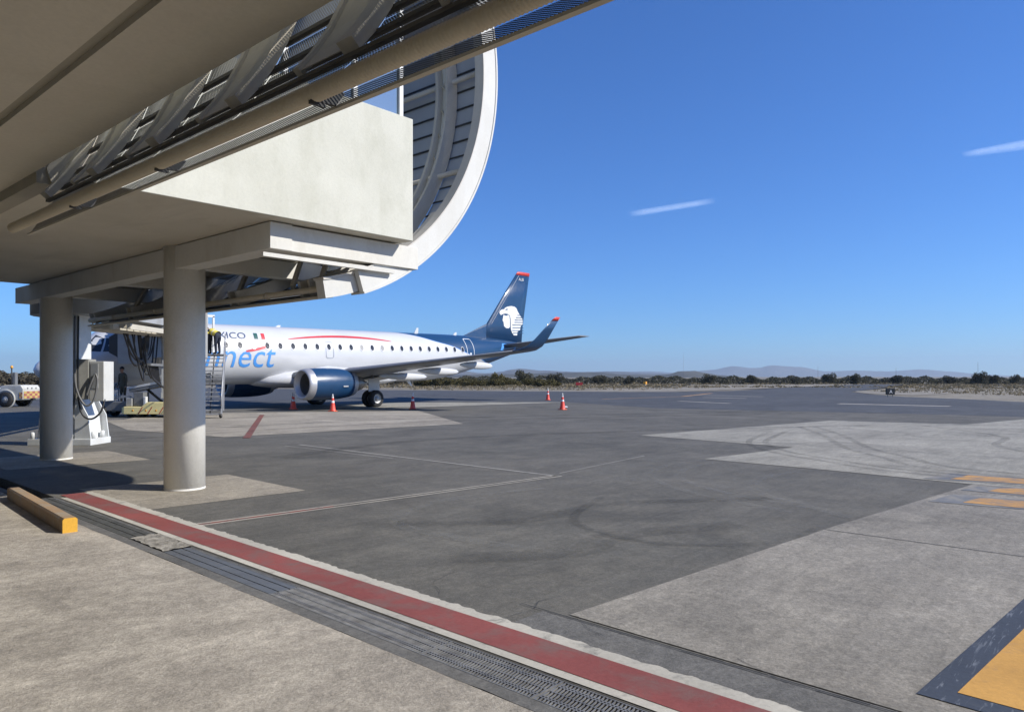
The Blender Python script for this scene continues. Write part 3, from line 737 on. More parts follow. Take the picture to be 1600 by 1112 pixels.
# struts from the slab to the lower rim
for y in (9.9, 10.7, 12.5, 14.8, 17.1):
    p = cp(RO - .2, R(-74)); mb = MB(); mb.bar((p[0], y, p[1] + .05), (7.2, y + .5, 3.98), .06, .09); mb.build('strut', M['ribsteel'], t, org)

# ------------------------------------------------------------------ aircraft (local +X aft, port side on local -Y)
AX, AY = 10.76, 38.80
jet = thing('airliner', (AX, AY, -.18), 'white and navy twin-engine regional airliner parked nose-left beyond the walkway', 'airplane', .0075)
jet.rotation_euler[1] = -R(.6)
FP = [(0, .02, 2.36, 2.34), (.12, .27, 2.62, 2.10), (.4, .50, 2.86, 1.92), (.9, .78, 3.14, 1.76), (1.5, 1.02, 3.44, 1.64), (2.1, 1.20, 3.80, 1.57), (2.7, 1.33, 4.22, 1.53), (3.3, 1.42, 4.52, 1.51),
      (4.2, 1.485, 4.74, 1.50), (5.5, 1.505, 4.85, 1.50), (8, 1.505, 4.85, 1.50), (12, 1.505, 4.85, 1.50), (16, 1.505, 4.85, 1.50), (20, 1.505, 4.85, 1.50), (23.5, 1.505, 4.85, 1.50), (25.5, 1.495, 4.85, 1.64),
      (27.5, 1.43, 4.84, 1.98), (29.5, 1.28, 4.80, 2.42), (31.5, 1.03, 4.72, 2.93), (33.2, .75, 4.60, 3.38), (34.6, .48, 4.46, 3.74), (35.4, .30, 4.33, 3.92), (35.75, .20, 4.25, 4.0)]
def fus(x):
    x = max(0, min(35.75, x))
    for i in range(len(FP) - 1):
        if FP[i][0] <= x <= FP[i + 1][0]: break
    p0 = FP[max(i - 1, 0)]; p1 = FP[i]; p2 = FP[i + 1]; p3 = FP[min(i + 2, len(FP) - 1)]
    t = (x - p1[0]) / (p2[0] - p1[0]); out = []
    for k in (1, 2, 3):
        h_ = p2[0] - p1[0]
        m1 = (p2[k] - p0[k]) / (p2[0] - p0[0]) if p0 is not p1 else (p2[k] - p1[k]) / h_
        m2 = (p3[k] - p1[k]) / (p3[0] - p1[0]) if p3 is not p2 else (p2[k] - p1[k]) / h_
        t2, t3 = t * t, t * t * t
        out.append((2 * t3 - 3 * t2 + 1) * p1[k] + (t3 - 2 * t2 + t) * h_ * m1 + (-2 * t3 + 3 * t2) * p2[k] + (t3 - t2) * h_ * m2)
    return out
def fside(x, z, side=-1, off=.006):
    w_, zt, zb = fus(x); zc = (zt + zb) / 2; hh = (zt - zb) / 2
    q = max(0, 1 - ((z - zc) / hh) ** 2)
    y = w_ * math.sqrt(q)
    n = Vector((0, y / w_ ** 2, (z - zc) / hh ** 2)).normalized()
    return Vector((x, side * (y + n.y * off), z + n.z * off))
# livery: white, with navy aft of a sweeping boundary; boundary x is a curve of height
m, k = newmat('livery_mat', .28); k.b.inputs['Coat Weight'].default_value = .4; k.b.inputs['Coat Roughness'].default_value = .08
tc = k.n("ShaderNodeTexCoord"); sp = k.n("ShaderNodeSeparateXYZ"); k.l(tc.outputs['Object'], sp.inputs[0])
zn = k.math('DIVIDE', k.math('SUBTRACT', sp.outputs[2], 1.0), 4.0)
fc = k.n("ShaderNodeFloatCurve"); cv = fc.mapping.curves[0]
BP = [(1.0, 32.5), (2.2, 31.2), (2.82, 29.7), (3.12, 28.6), (3.48, 27.2), (3.95, 25.8), (4.25, 24.4), (4.6, 22.9), (4.80, 21.6), (4.9, 20.6)]
pts = [((z - 1) / 4, (x - 20) / 14) for z, x in BP]
cv.points[0].location = pts[0]; cv.points[1].location = pts[-1]
for p in pts[1:-1]: cv.points.new(*p)
fc.mapping.update(); k.l(zn, fc.inputs[1])
bx = k.math('MULTIPLY_ADD', fc.outputs[0], 14.0, 20.0)
d = k.math('SUBTRACT', sp.outputs[0], bx)
v = k.co('Object'); nn = k.noise(k.co('Object', (.6, 1, 1)), 1.6, 6)
wcol = k.mix(k.ramp(nn, [(.35, 0), (.7, 1)]), (.60, .61, .62), (.565, .575, .58))
c = k.mix(k.math('GREATER_THAN', d, -.16), wcol, (.06, .20, .50))
c = k.mix(k.math('GREATER_THAN', d, .02), c, (.013, .054, .13))
# slightly greyer below a set height on the belly
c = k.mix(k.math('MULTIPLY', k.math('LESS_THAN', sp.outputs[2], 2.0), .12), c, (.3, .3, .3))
k.l(c, k.b.inputs['Base Color']); M['livery'] = m
mb = MB(); rings = []; N = 56
xs = [0, .04, .12, .25, .4, .6, .9, 1.2, 1.5, 1.8, 2.1, 2.4, 2.7, 3.0, 3.3, 3.75, 4.2, 4.8] + [5.5 + i * .75 for i in range(40)] + [35.4, 35.6, 35.75]
for x in xs:
    w_, zt, zb = fus(x); zc, hh = (zt + zb) / 2, (zt - zb) / 2
    rings.append([(x, w_ * math.cos(2 * math.pi * j / N), zc + hh * math.sin(2 * math.pi * j / N)) for j in range(N)])
mb.loft(rings); mb.build('fuselage', M['livery'], jet)
fuselage = [o for o in kids(jet)][0]
# belly fairing
mb = MB(); rings = []
for x, w_, zb, zt in [(10.8, .5, 1.50, 1.8), (11.4, 1.15, 1.36, 2.05), (12.4, 1.55, 1.24, 2.3), (14, 1.66, 1.2, 2.45), (17, 1.66, 1.2, 2.45), (18.6, 1.6, 1.24, 2.4), (20, 1.3, 1.34, 2.15), (21.2, .6, 1.49, 1.8)]:
    rings.append([(x, w_ * math.copysign(abs(math.cos(a)) ** .7, math.cos(a)), (zt + zb) / 2 + (zt - zb) / 2 * math.copysign(abs(math.sin(a)) ** .8, math.sin(a))) for a in [2 * math.pi * j / 32 for j in range(32)]])
mb.loft(rings); mb.build('belly_fairing', M['white'], jet)
# cabin windows: one shared mesh, each window its own object
def oval(name, a, b, n, mat, ring=None, z=0):
    mb = MB()
    if ring:
        V = [[mb.bm.verts.new((r_ * a * math.cos(2 * math.pi * j / n), r_ * b * math.sin(2 * math.pi * j / n), z)) for j in range(n)] for r_ in (1, ring)]
        for j in range(n): mb.bm.faces.new([V[0][j], V[1][j], V[1][(j + 1) % n], V[0][(j + 1) % n]])
    else: mb.face([(a * math.cos(2 * math.pi * j / n), b * math.sin(2 * math.pi * j / n), z) for j in range(n)])
    o = mb.build(name, mat); me = o.data; bpy.data.objects.remove(o); return me
ov = oval('window', .135, .19, 16, M['acwin'], z=.004); ovs = oval('window', .135, .19, 16, M['acwinshade'], z=.004); ovf = oval('window_surround', .135, .19, 16, M['acframe'], ring=1.22, z=.003)
def sideM(x, z, side, off=.008):
    p = fside(x, z, side, off); p2 = fside(x + .3, z, side, off); tx = (p2 - p).normalized()
    w_, zt, zb = fus(x); zc, hh = (zt + zb) / 2, (zt - zb) / 2
    n = Vector((0, (p.y) / w_ ** 2, (z - zc) / hh ** 2)).normalized(); n = (n - tx * n.dot(tx)).normalized()
    if side < 0: up = n.cross(tx); Mx = Matrix((tx, up, n)).transposed()
    else: up = n.cross(-tx); Mx = Matrix((-tx, up, n)).transposed()
    Mx = Mx.to_4x4(); Mx.translation = p; return Mx
PIT = .822
for side in (-1, 1):
    for i in range(-3, 23):
        x = 8.60 + PIT * i; z = 3.66 + .0025 * (x - 8)
        if side > 0 and i % 1: continue
        me = ovs if i in (11, 13, 2) and side < 0 else ov
        o = mesh_child('window', me, jet); o.matrix_local = sideM(x, z, side)
        f_ = mesh_child('window_surround', ovf, o)
def side_patch(name, poly, mat, side=-1, off=.010, parent=None, cut=.12):
    """flat printed mark or door outline, wrapped on the fuselage side. poly in (x, z)"""
    mb = MB(); f = mb.face([(x, z, 0) for x, z in poly])
    return wrap(mb, name, mat, side, off, parent)
def wrap(mb, name, mat, side, off, parent, cut=.12):
    bm = mb.bm
    zs = [v.co.y for v in bm.verts]; z0, z1 = min(zs), max(zs)
    zz = z0 + cut
    while zz < z1:
        bmesh.ops.bisect_plane(bm, geom=bm.verts[:] + bm.edges[:] + bm.faces[:], plane_co=(0, zz, 0), plane_no=(0, 1, 0)); zz += cut
    for v in bm.verts: v.co = fside(v.co.x, v.co.y, side, off)
    return mb.build(name, mat, parent or jet)
def outline(name, x0, x1, z0, z1, wd, mat, r_=.15, side=-1, parent=None):
    def rr(x0, x1, z0, z1, r_):
        out = []
        for cx, cz, a0 in ((x1 - r_, z1 - r_, 0), (x0 + r_, z1 - r_, 90), (x0 + r_, z0 + r_, 180), (x1 - r_, z0 + r_, 270)):
            out += [(cx + r_ * math.cos(R(a0 + t * 22.5)), cz + r_ * math.sin(R(a0 + t * 22.5))) for t in range(5)]
        return out
    A = rr(x0, x1, z0, z1, r_); B = rr(x0 + wd, x1 - wd, z0 + wd, z1 - wd, max(.02, r_ - wd))
    mb = MB(); n = len(A); V = [[mb.bm.verts.new((p[0], p[1], 0)) for p in Q] for Q in (A, B)]
    for j in range(n): mb.bm.faces.new([V[0][j], V[0][(j + 1) % n], V[1][(j + 1) % n], V[1][j]])
    return wrap(mb, name, mat, side, .012, parent, .2)
outline('emergency_exit', 14.92, 15.50, 2.98, 4.02, .045, M['doorline'])
dr = outline('rear_door', 27.15, 27.95, 2.80, 4.55, .05, M['doorlinew'])
side_patch('door_handle', [(27.45, 3.3), (27.62, 3.3), (27.62, 3.5), (27.45, 3.5)], M['doorlinew'], off=.014)
outline('front_door', 5.0, 5.85, 2.45, 4.3, .05, M['doorline'])
outline('cargo_door', 8.2, 9.4, 1.9, 2.9, .04, M['doorline'], side=1)
# cockpit windows
for side in (-1, 1):
    side_patch('cockpit_window', [(2.05, 3.22), (2.45, 3.20), (2.72, 3.82), (2.52, 4.02), (2.15, 3.66)], M['acwin'], side, .012)
    side_patch('cockpit_window', [(2.54, 3.20), (3.12, 3.22), (3.30, 3.50), (3.18, 3.84), (2.80, 3.86)], M['acwin'], side, .012)
    side_patch('cockpit_window', [(1.55, 3.12), (1.97, 3.20), (2.05, 3.60), (1.80, 3.50)], M['acwin'], side, .012)
# lettering
def side_text(name, txt, size, xr, zb, mat, shear=0, squeeze=1.0):
    me = text_mesh(txt, size, shear); mb = MB(); mb.bm.from_mesh(me)
    mx = max(v.co.x for v in mb.bm.verts)
    for v in mb.bm.verts: v.co.x = xr + (v.co.x - mx) * squeeze; v.co.y += zb
    return wrap(mb, name, mat, -1, .013, None, .1)
tx1 = side_text('airline_lettering', 'AEROMEXICO', .50, 9.88, 4.02, M['dblue'], .12, 1.32)
tx2 = side_text('connect_lettering', 'connect', 1.86, 11.55, 2.47, M['lblue'], .18, .98)
fl = side_patch('flag_mark', [(10.36, 4.03), (10.58, 4.03), (10.62, 4.36), (10.40, 4.36)], M['green'], off=.012)
side_patch('flag_mark', [(10.59, 4.03), (10.80, 4.03), (10.84, 4.36), (10.63, 4.36)], M['white'], off=.012)
side_patch('flag_mark', [(10.81, 4.03), (11.02, 4.03), (11.06, 4.36), (10.85, 4.36)], M['red'], off=.012)
def ribbon(name, P, W, mat, off=.0125):
    mb = MB(); V = []
    for i, (x, z) in enumerate(P): V.append((mb.bm.verts.new((x, z - W[i] / 2, 0)), mb.bm.verts.new((x, z + W[i] / 2, 0))))
    for i in range(len(V) - 1): mb.bm.faces.new([V[i][0], V[i + 1][0], V[i + 1][1], V[i][1]])
    return wrap(mb, name, mat, -1, off, None, 5)
P = []; Wd = []
for i in range(33):
    t_ = i / 32; x = 12.5 + 7.7 * t_; z = 3.98 + .42 * (1 - (2 * (t_ - .0) * .5 - 1 + .42) ** 2 / .34) if False else 3.98 + (.36 * math.sin(math.pi * min(1, t_ * .82 + .06)) ** .8)
    P.append((x, z)); Wd.append(.03 + .10 * math.sin(math.pi * t_) ** .6)
ribbon('red_swoosh', P, Wd, M['red'])
ribbon('red_swoosh', [(9.75, 3.33), (10.1, 3.39), (10.5, 3.47), (10.95, 3.58)], [.10, .14, .15, .14], M['red'], .0155)
# antennas on the crown
for x, h_, nm in ((6.9, .42, 'antenna'), (23.4, .38, 'antenna'), (27.2, .2, 'antenna'), (12.5, .10, 'beacon')):
    zt = fus(x)[1]; mb = MB(); mb.loft([[(x - .12, -.02, zt - .03), (x + .25, -.02, zt - .03), (x + .25, .02, zt - .03), (x - .12, .02, zt - .03)], [(x + .12, -.01, zt + h_), (x + .3, -.01, zt + h_), (x + .3, .01, zt + h_), (x + .12, .01, zt + h_)]], smooth=False)
    mb.build(nm, M['white'], jet)
mb = MB(); mb.loft([[(22.5, -.02, 1.53), (22.85, -.02, 1.53), (22.85, .02, 1.53), (22.5, .02, 1.53)], [(22.95, -.01, 1.15), (23.1, -.01, 1.15), (23.1, .01, 1.15), (22.95, .01, 1.15)]], smooth=False); mb.build('antenna', M['white'], jet)

AF = [(0, 0), (.012, .022), (.05, .045), (.12, .062), (.25, .074), (.40, .072), (.6, .054), (.8, .028), (1, .003)]
def section(le, ch, th, yy, z, tw=0, vert=False):
    up = [(le + ch * a, th * ch * b / .15) for a, b in AF]; lo = [(le + ch * a, -th * ch * b * .62 / .15) for a, b in AF[::-1][1:-1]] if not vert else [(le + ch * a, -th * ch * b / .15) for a, b in AF[::-1][1:-1]]
    return [(x, h_) for x, h_ in up] + [(x, h_) for x, h_ in [(le + ch, -.003 * ch)] + lo]
def wing(side):
    st = [(1.2, 12.35, 6.3, .14, 1.86), (2.0, 12.75, 5.85, .135, 1.93), (4.6, 14.05, 4.35, .12, 2.20), (8, 15.7, 3.25, .11, 2.58), (11, 17.25, 2.2, .10, 2.93), (13.35, 18.35, 1.55, .10, 3.20)]
    mb = MB(); rings = []
    for y, le, ch, th, z in st: rings.append([(x, side * y, z + h_) for x, h_ in section(le, ch, th, y, z)])
    mb.loft(rings); return mb.build('wing', M['winggrey'], jet)
def winglet(side):
    mb = MB(); rings = []; nav = []
    st = [(13.35, 18.35, 1.55, 3.20, 0), (13.65, 18.58, 1.45, 3.27, 20), (13.92, 18.95, 1.28, 3.48, 48), (14.12, 19.35, 1.08, 3.85, 63), (14.28, 19.85, .84, 4.35, 68), (14.42, 20.4, .58, 4.86, 70)]
    for y, le, ch, z, an in st:
        a = R(an); rings.append([(x, side * (y - h_ * math.sin(a)), z + h_ * math.cos(a)) for x, h_ in section(le, ch, .09, y, z)])
    mb.loft(rings); o = mb.build('winglet', M['navy'], jet)
    mb = MB(); rings = []
    for y, le, ch, z, an in [(14.42, 20.38, .61, 4.865, 70), (14.50, 20.68, .40, 5.08, 70)]:
        a = R(an); rings.append([(x, side * (y - h_ * math.sin(a)), z + h_ * math.cos(a)) for x, h_ in section(le, ch, .11, y, z)])
    mb.loft(rings); mb.build('winglet_tip', M['redtip'], o)
for side in (-1, 1):
    wg = wing(side); winglet(side)
    for (y, x0, x1, z) in ((4.9, 16.2, 20.0, 2.0), (7.4, 17.0, 20.3, 2.30), (9.9, 17.9, 20.6, 2.62)):
        mb = MB(); rings = []
        for t_ in [0, .04, .12, .25, .45, .65, .82, .93, 1]:
            r_ = max(.005, math.sin(math.pi * min(1, t_ * .9 + .02)) ** .6) * (1 if t_ < 1 else .05); x = x0 + (x1 - x0) * t_
            rings.append([(x, side * y + .13 * r_ * math.cos(a), z - .10 + .22 * r_ * math.sin(a) - .08 * t_) for a in [2 * math.pi * j / 12 for j in range(12)]])
        mb.loft(rings); mb.build('flap_fairing', M['white'], jet)
    # inboard flap lowered slightly
    mb = MB(); mb.loft([[(17.5, side * 1.62, 1.80), (18.95, side * 1.62, 1.66), (18.9, side * 1.62, 1.60), (17.5, side * 1.62, 1.66)], [(17.4, side * 4.6, 2.08), (18.55, side * 4.6, 1.95), (18.5, side * 4.6, 1.90), (17.4, side * 4.6, 1.95)]], smooth=False); mb.build('flap', M['wingunder'], jet)
# engines
def engine(side):
    cy, cz = side * 4.35, 1.50; cx = 11.35
    mb = MB(); mb.lathe([(.60, .30), (.665, .12), (.72, .02), (.765, 0.0), (.81, .04), (.845, .16), (.862, .34), (.868, .42)], 'X', 40, (cx, cy, cz))
    lip = mb.build('engine_lip', M['bare'], jet)
    mb = MB(); mb.lathe([(.60, .29), (.66, .5), (.70, .8), (.70, 1.0)], 'X', 40, (cx, cy, cz)); mb.build('inlet_duct', M['gsegrey'], lip)
    mb = MB(); mb.lathe([(.868, .42), (.885, .7), (.895, 1.2), (.89, 1.8), (.86, 2.35), (.80, 2.80), (.77, 2.98)], 'X', 48, (cx, cy, cz))
    cowl = mb.build('engine_cowl', M['navy'], jet)
    mb = MB(); mb.lathe([(.77, 2.98), (.735, 3.12), (.69, 3.30), (.665, 3.32), (.66, 3.0)], 'X', 40, (cx, cy, cz)); mb.build('exhaust_ring', M['bare'], jet)
    mb = MB(); mb.lathe([(.60, 2.6), (.56, 3.2), (.46, 3.6), (.36, 3.95), (.33, 3.97), (.30, 3.6)], 'X', 32, (cx, cy, cz)); core = mb.build('engine_core', M['exhaust'], jet)
    mb = MB(); mb.lathe([(.28, 3.6), (.20, 4.1), (.02, 4.45)], 'X', 20, (cx, cy, cz)); mb.build('exhaust_cone', M['exhaust'], core)
    mb = MB(); mb.lathe([(.005, .62), (.08, .70), (.16, .84), (.20, .98)], 'X', 20, (cx, cy, cz)); sp_ = mb.build('spinner', M['gsegrey'], jet)
    mb = MB()
    for i in range(22):
        a = 2 * math.pi * i / 22; ca, sa = math.cos(a), math.sin(a); cb, sb = math.cos(a + .22), math.sin(a + .22)
        mb.face([(cx + .88, cy + .18 * ca, cz + .18 * sa), (cx + .86, cy + .69 * ca, cz + .69 * sa), (cx + .97, cy + .69 * cb, cz + .69 * sb), (cx + .97, cy + .18 * cb, cz + .18 * sb)])
    o = mb.build('fan_blades', M['gsegrey'], sp_); o['kind'] = 'stuff'
    mb = MB(); mb.lathe([(.7, 1.02), (.05, 1.02)], 'X', 32, (cx, cy, cz)); mb.build('fan_back', M['dark'], sp_)
    # pylon
    mb = MB(); mb.loft([[(cx + .75, cy - .05, cz + .87), (cx + 3.5, cy - .10, cz + .55), (cx + 3.5, cy + .10, cz + .55), (cx + .75, cy + .05, cz + .87)], [(cx + 1.7, cy - .05, cz + 1.0), (cx + 5.2, cy - .12, cz + .72), (cx + 5.2, cy + .12, cz + .72), (cx + 1.7, cy + .05, cz + 1.0)]], smooth=False); mb.build('pylon', M['white'], jet)
    # strake
    mb = MB(); mb.loft([[(cx + .7, cy - side * .55, cz + .66), (cx + 1.7, cy - side * .55, cz + .66), (cx + 1.7, cy - side * .53, cz + .66)], [(cx + 1.1, cy - side * .68, cz + .86), (cx + 1.65, cy - side * .68, cz + .86), (cx + 1.65, cy - side * .66, cz + .86)]], smooth=False); mb.build('strake', M['navy'], jet)
    if side < 0:
        mb = MB(); mb.lathe([(.07, 0), (.001, 0)], 'X', 4, (0, 0, 0)); mb.bm.clear()
        for k_, (xx, zz, s_) in enumerate([(1.35, .30, .17)]):
            mb.face([(cx + xx - s_, cy - .905, cz + zz), (cx + xx, cy - .905, cz + zz - s_ * .6), (cx + xx + s_, cy - .905, cz + zz), (cx + xx, cy - .905, cz + zz + s_ * .6)])
        mb.bm.clear(); mb.bm.free()
        mb = MB(); mb.loft([[(cx + 2.1, cy - .87, cz - .18), (cx + 2.45, cy - .87, cz - .18), (cx + 2.45, cy - .875, cz - .10), (cx + 2.1, cy - .88, cz - .10)], [(cx + 2.1, cy - .905, cz - .17), (cx + 2.4, cy - .9, cz - .17), (cx + 2.4, cy - .9, cz - .11), (cx + 2.1, cy - .905, cz - .11)]], smooth=False); mb.build('vent_scoop', M['bare'], cowl)
for side in (-1, 1): engine(side)
# landing gear
def wheel(parent, x, y, r_, wd, zc):
    mb = MB(); mb.lathe([(r_ * .55, -wd / 2 + .01), (r_ * .8, -wd / 2), (r_ * .95, -wd / 2 + .04), (r_, -wd / 4), (r_, wd / 4), (r_ * .95, wd / 2 - .04), (r_ * .8, wd / 2), (r_ * .55, wd / 2 - .01)], 'Y', 36, (x, y, zc))
    ty = mb.build('tyre', M['rubber'], parent)
    mb = MB(); mb.lathe([(.03, -wd / 2 + .0), (.12 * r_ * 2, -wd / 2 + .02), (r_ * .26, -wd / 2 + .09), (r_ * .48, -wd / 2 + .07), (r_ * .56, -wd / 2 + .01), (r_ * .56, wd / 2 - .01), (r_ * .48, wd / 2 - .07), (r_ * .26, wd / 2 - .09), (.24 * r_, wd / 2 - .02), (.03, wd / 2)], 'Y', 24, (x, y, zc), cap=True)
    mb.build('rim', M['rim'], ty)
for side in (-1, 1):
    x, y = 17.25, side * 2.97
    for dy in (-.31, .31):
        wheel(jet, x, y + dy, .52, .36, .52)
    mb = MB(); mb.tube([(x, y, .52), (x, y, 2.0)], .11, 14); mb.tube([(x, y - .2, .52), (x, y + .2, .52)], .07, 10); st_ = mb.build('main_strut', M['bare'], jet)
    mb = MB(); mb.bar((x, y, 1.2), (x, y - side * 1.2, 1.75), .08, .08); mb.build('side_brace', M['bare'], st_)
    mb = MB(); mb.b2((x - .45, y + side * .16, .95), (x + .4, y + side * .19, 1.75)); mb.build('gear_door', M['white'], st_)
for dy in (-.19, .19): wheel(jet, 3.3, dy, .30, .20, .45)
mb = MB(); mb.tube([(3.3, 0, .45), (3.35, 0, 1.7)], .07, 12); mb.tube([(3.3, -.12, .45), (3.3, .12, .45)], .05, 8); mb.bar((3.3, 0, .9), (4.1, 0, 1.6), .05, .05); mb.build('nose_strut', M['bare'], jet)
# fin
def finsec(z, le, te, th): return [(x, h_, z) for x, h_ in section(le, te - le, th, 0, z, vert=True)]
mb = MB(); mb.loft([finsec(4.4, 30.2, 35.0, .085), finsec(5.80, 30.75, 35.15, .085), finsec(8.0, 32.6, 35.62, .085), finsec(9.98, 34.30, 36.04, .085)]); fin = mb.build('fin', M['navy'], jet)
mb = MB(); mb.loft([[(28.2, -.012, 4.83), (31.2, -.16, 4.7), (31.2, .16, 4.7), (28.2, .012, 4.83)], [(30.72, -.008, 5.82), (31.2, -.05, 5.82), (31.2, .05, 5.82), (30.72, .008, 5.82)]], smooth=False); mb.build('dorsal_fin', M['navy'], fin)
mb = MB(); mb.loft([finsec(9.98, 34.30, 36.05, .088), finsec(10.22, 34.52, 36.12, .07), finsec(10.27, 34.7, 36.1, .03)]); mb.build('fin_tip', M['redtip'], fin)
mb = MB(); mb.loft([[(31.15, -.187, 5.85), (31.19, -.187, 5.85), (31.19, -.15, 5.85)], [(34.62, -.08, 9.95), (34.66, -.08, 9.95), (34.66, -.05, 9.95)]], smooth=False); mb.build('leading_edge_line', M['bare'], fin)
def finy(x, z):
    t_ = max(0, min(1, (z - 5.8) / 4.2)); le = 30.75 + (34.3 - 30.75) * t_; te = 35.15 + .9 * t_; ch = te - le; a = (x - le) / ch
    for i in range(len(AF) - 1):
        if AF[i][0] <= a <= AF[i + 1][0]: break
    b = AF[i][1] + (AF[i + 1][1] - AF[i][1]) * max(0, min(1, (a - AF[i][0]) / (AF[i + 1][0] - AF[i][0])))
    return -(.085 * ch * b / .15)
def px2fin(u, v):
    u0 = 740 + u / 7.94; v0 = 410 + v / 7.94; r_ = (u0 - 800) / 1140
    x = (22.12 + r_ * 33.69) / (.653 - .757 * r_); Yc = 33.69 + .757 * x
    return x, CH + (588 - v0) * Yc / 1140 - .0105 * (x - 17.3)
def finmark(name, polys, mat, off):
    mb = MB()
    for P_ in polys: mb.face([(*px2fin(*p), 0) for p in P_])
    bmesh.ops.triangulate(mb.bm, faces=mb.bm.faces)
    bm = mb.bm
    for ax, st_ in (((1, 0, 0), .25), ((0, 1, 0), .25)):
        lo = min(v.co.dot(Vector(ax)) for v in bm.verts); hi = max(v.co.dot(Vector(ax)) for v in bm.verts); q = lo + st_
        while q < hi:
            bmesh.ops.bisect_plane(bm, geom=bm.verts[:] + bm.edges[:] + bm.faces[:], plane_co=Vector(ax) * q, plane_no=ax); q += st_
    for v in bm.verts: x, z = v.co.x, v.co.y; v.co = (x, finy(x, z) - off, z)
    return mb.build(name, mat, fin)
finmark('emblem', [[(300, 632), (304, 604), (330, 586), (358, 582), (366, 566), (400, 550), (450, 543), (495, 552), (518, 572), (532, 605), (556, 645), (585, 685), (600, 712), (602, 765), (575, 790), (566, 838), (530, 862), (526, 905), (482, 905), (458, 872), (442, 830), (438, 700), (430, 662), (404, 642), (370, 636), (340, 642), (316, 656)],
                   [(347, 652), (380, 664), (410, 652), (424, 668), (430, 720), (430, 800), (414, 818), (378, 816), (352, 790), (346, 742), (334, 722)]], M['signwhite'], .012)
finmark('emblem', [[(x0, y - 5), (610, y - 3), (610, y + 5), (x0, y + 4)] for x0, y in ((528, 658), (510, 687), (492, 716), (490, 745), (460, 777), (462, 811), (460, 846), (470, 878))], M['navy'], .020)
finmark('emblem', [[(368, 592), (386, 578), (406, 580), (396, 592)]], M['navy'], .020)
me = text_mesh('ALB', .34); mb = MB(); mb.bm.from_mesh(me)
x0_, z0_ = px2fin(548, 228)
for v_ in mb.bm.verts: x, z = v_.co.x * 1.15 + x0_, v_.co.y + z0_; v_.co = (x, finy(x, z) - .014, z)
mb.build('tail_lettering', M['signwhite'], fin)
for side in (-1, 1):
    mb = MB(); rings = []
    for y, le, ch, th, z in [(.25, 31.3, 3.3, .10, 4.06), (3, 32.9, 2.45, .09, 4.42), (6.04, 34.7, 1.45, .08, 4.80)]: rings.append([(x, side * y, z + h_) for x, h_ in section(le, ch, th, y, z)])
    mb.loft(rings); mb.build('tailplane', M['winggrey'], jet)
side_patch('tailplane_plate', [(31.2, 3.75), (33.4, 3.8), (33.6, 4.25), (31.6, 4.3)], M['lblue'], off=.008)
mb = MB(); mb.lathe([(.10, 0), (.16, -.02), (.17, -.25)], 'X', 16, (35.8, 0, 4.13), cap=True); mb.build('tail_exhaust', M['exhaust'], jet)

# ------------------------------------------------------------------ boarding bridge
t = thing('boarding_bridge', (7.55, 22.3, 0), 'grey passenger boarding bridge on a white pedestal, docked at the airliner under hanging hoses', 'boarding bridge')
org = t.location.copy()
# pedestal, turned to face along the camera side
ang = -math.atan2(.752, .659) + R(90) - R(48)
px, py = 7.14, 22.59
def pl(a, b): # local pedestal axes: a = to the right along the picture, b = away
    return (px + .659 * a + .752 * b, py - .752 * a + .659 * b)
mb = MB(); sec = lambda hw, z, b0=-.3, b1=.3: [(*pl(-hw, b0), z), (*pl(hw, b0), z), (*pl(hw, b1), z), (*pl(-hw, b1), z)]
mb.loft([sec(.42, 1.35), sec(.42, 4.25)], smooth=False); ped = mb.build('pedestal', M['bridgewhite'], t, org, bevel=.01)
mb = MB(); mb.loft([sec(.66, .16, -.40, .40), sec(.62, .75, -.36, .36), sec(.422, 1.35, -.302, .302)], smooth=False); mb.build('pedestal_foot', M['bridgewhite'], t, org, bevel=.008)
mb = MB(); mb.loft([sec(.86, .0, -.5, .5), sec(.86, .17, -.5, .5)], smooth=False); mb.build('base_plate', M['bridgewhite'], t, org, bevel=.01)
for s_ in (-1, 1):
    mb = MB(); A = [pl(.60 , s_ * .5 - .02), pl(.60, s_ * .5 + .02)]
    for q in (0,):
        a0, a1 = pl(.40, s_ * .44), pl(.84, s_ * .44)
        n_ = (.752 * .02, .659 * .02)
        P_ = [(*a0, .17), (*a1, .17), (*pl(.76, s_ * .44), .80), (*pl(.43, s_ * .44), 1.4)]
        mb.loft([[(x - n_[0], y - n_[1], z) for x, y, z in P_], [(x + n_[0], y + n_[1], z) for x, y, z in P_]], smooth=False)
    mb.build('gusset', M['bridgewhite'], t, org)
for a_, b_ in ((.76, -.2), (.76, .25), (-.75, -.43), (.3, -.46)):
    mb = MB(); mb.lathe([(.06, .17), (.06, .34), (.03, .36)], n=10, c=(*pl(a_, b_), 0), cap=True); mb.build('anchor_bolt', M['bridgewhite'], t, org)
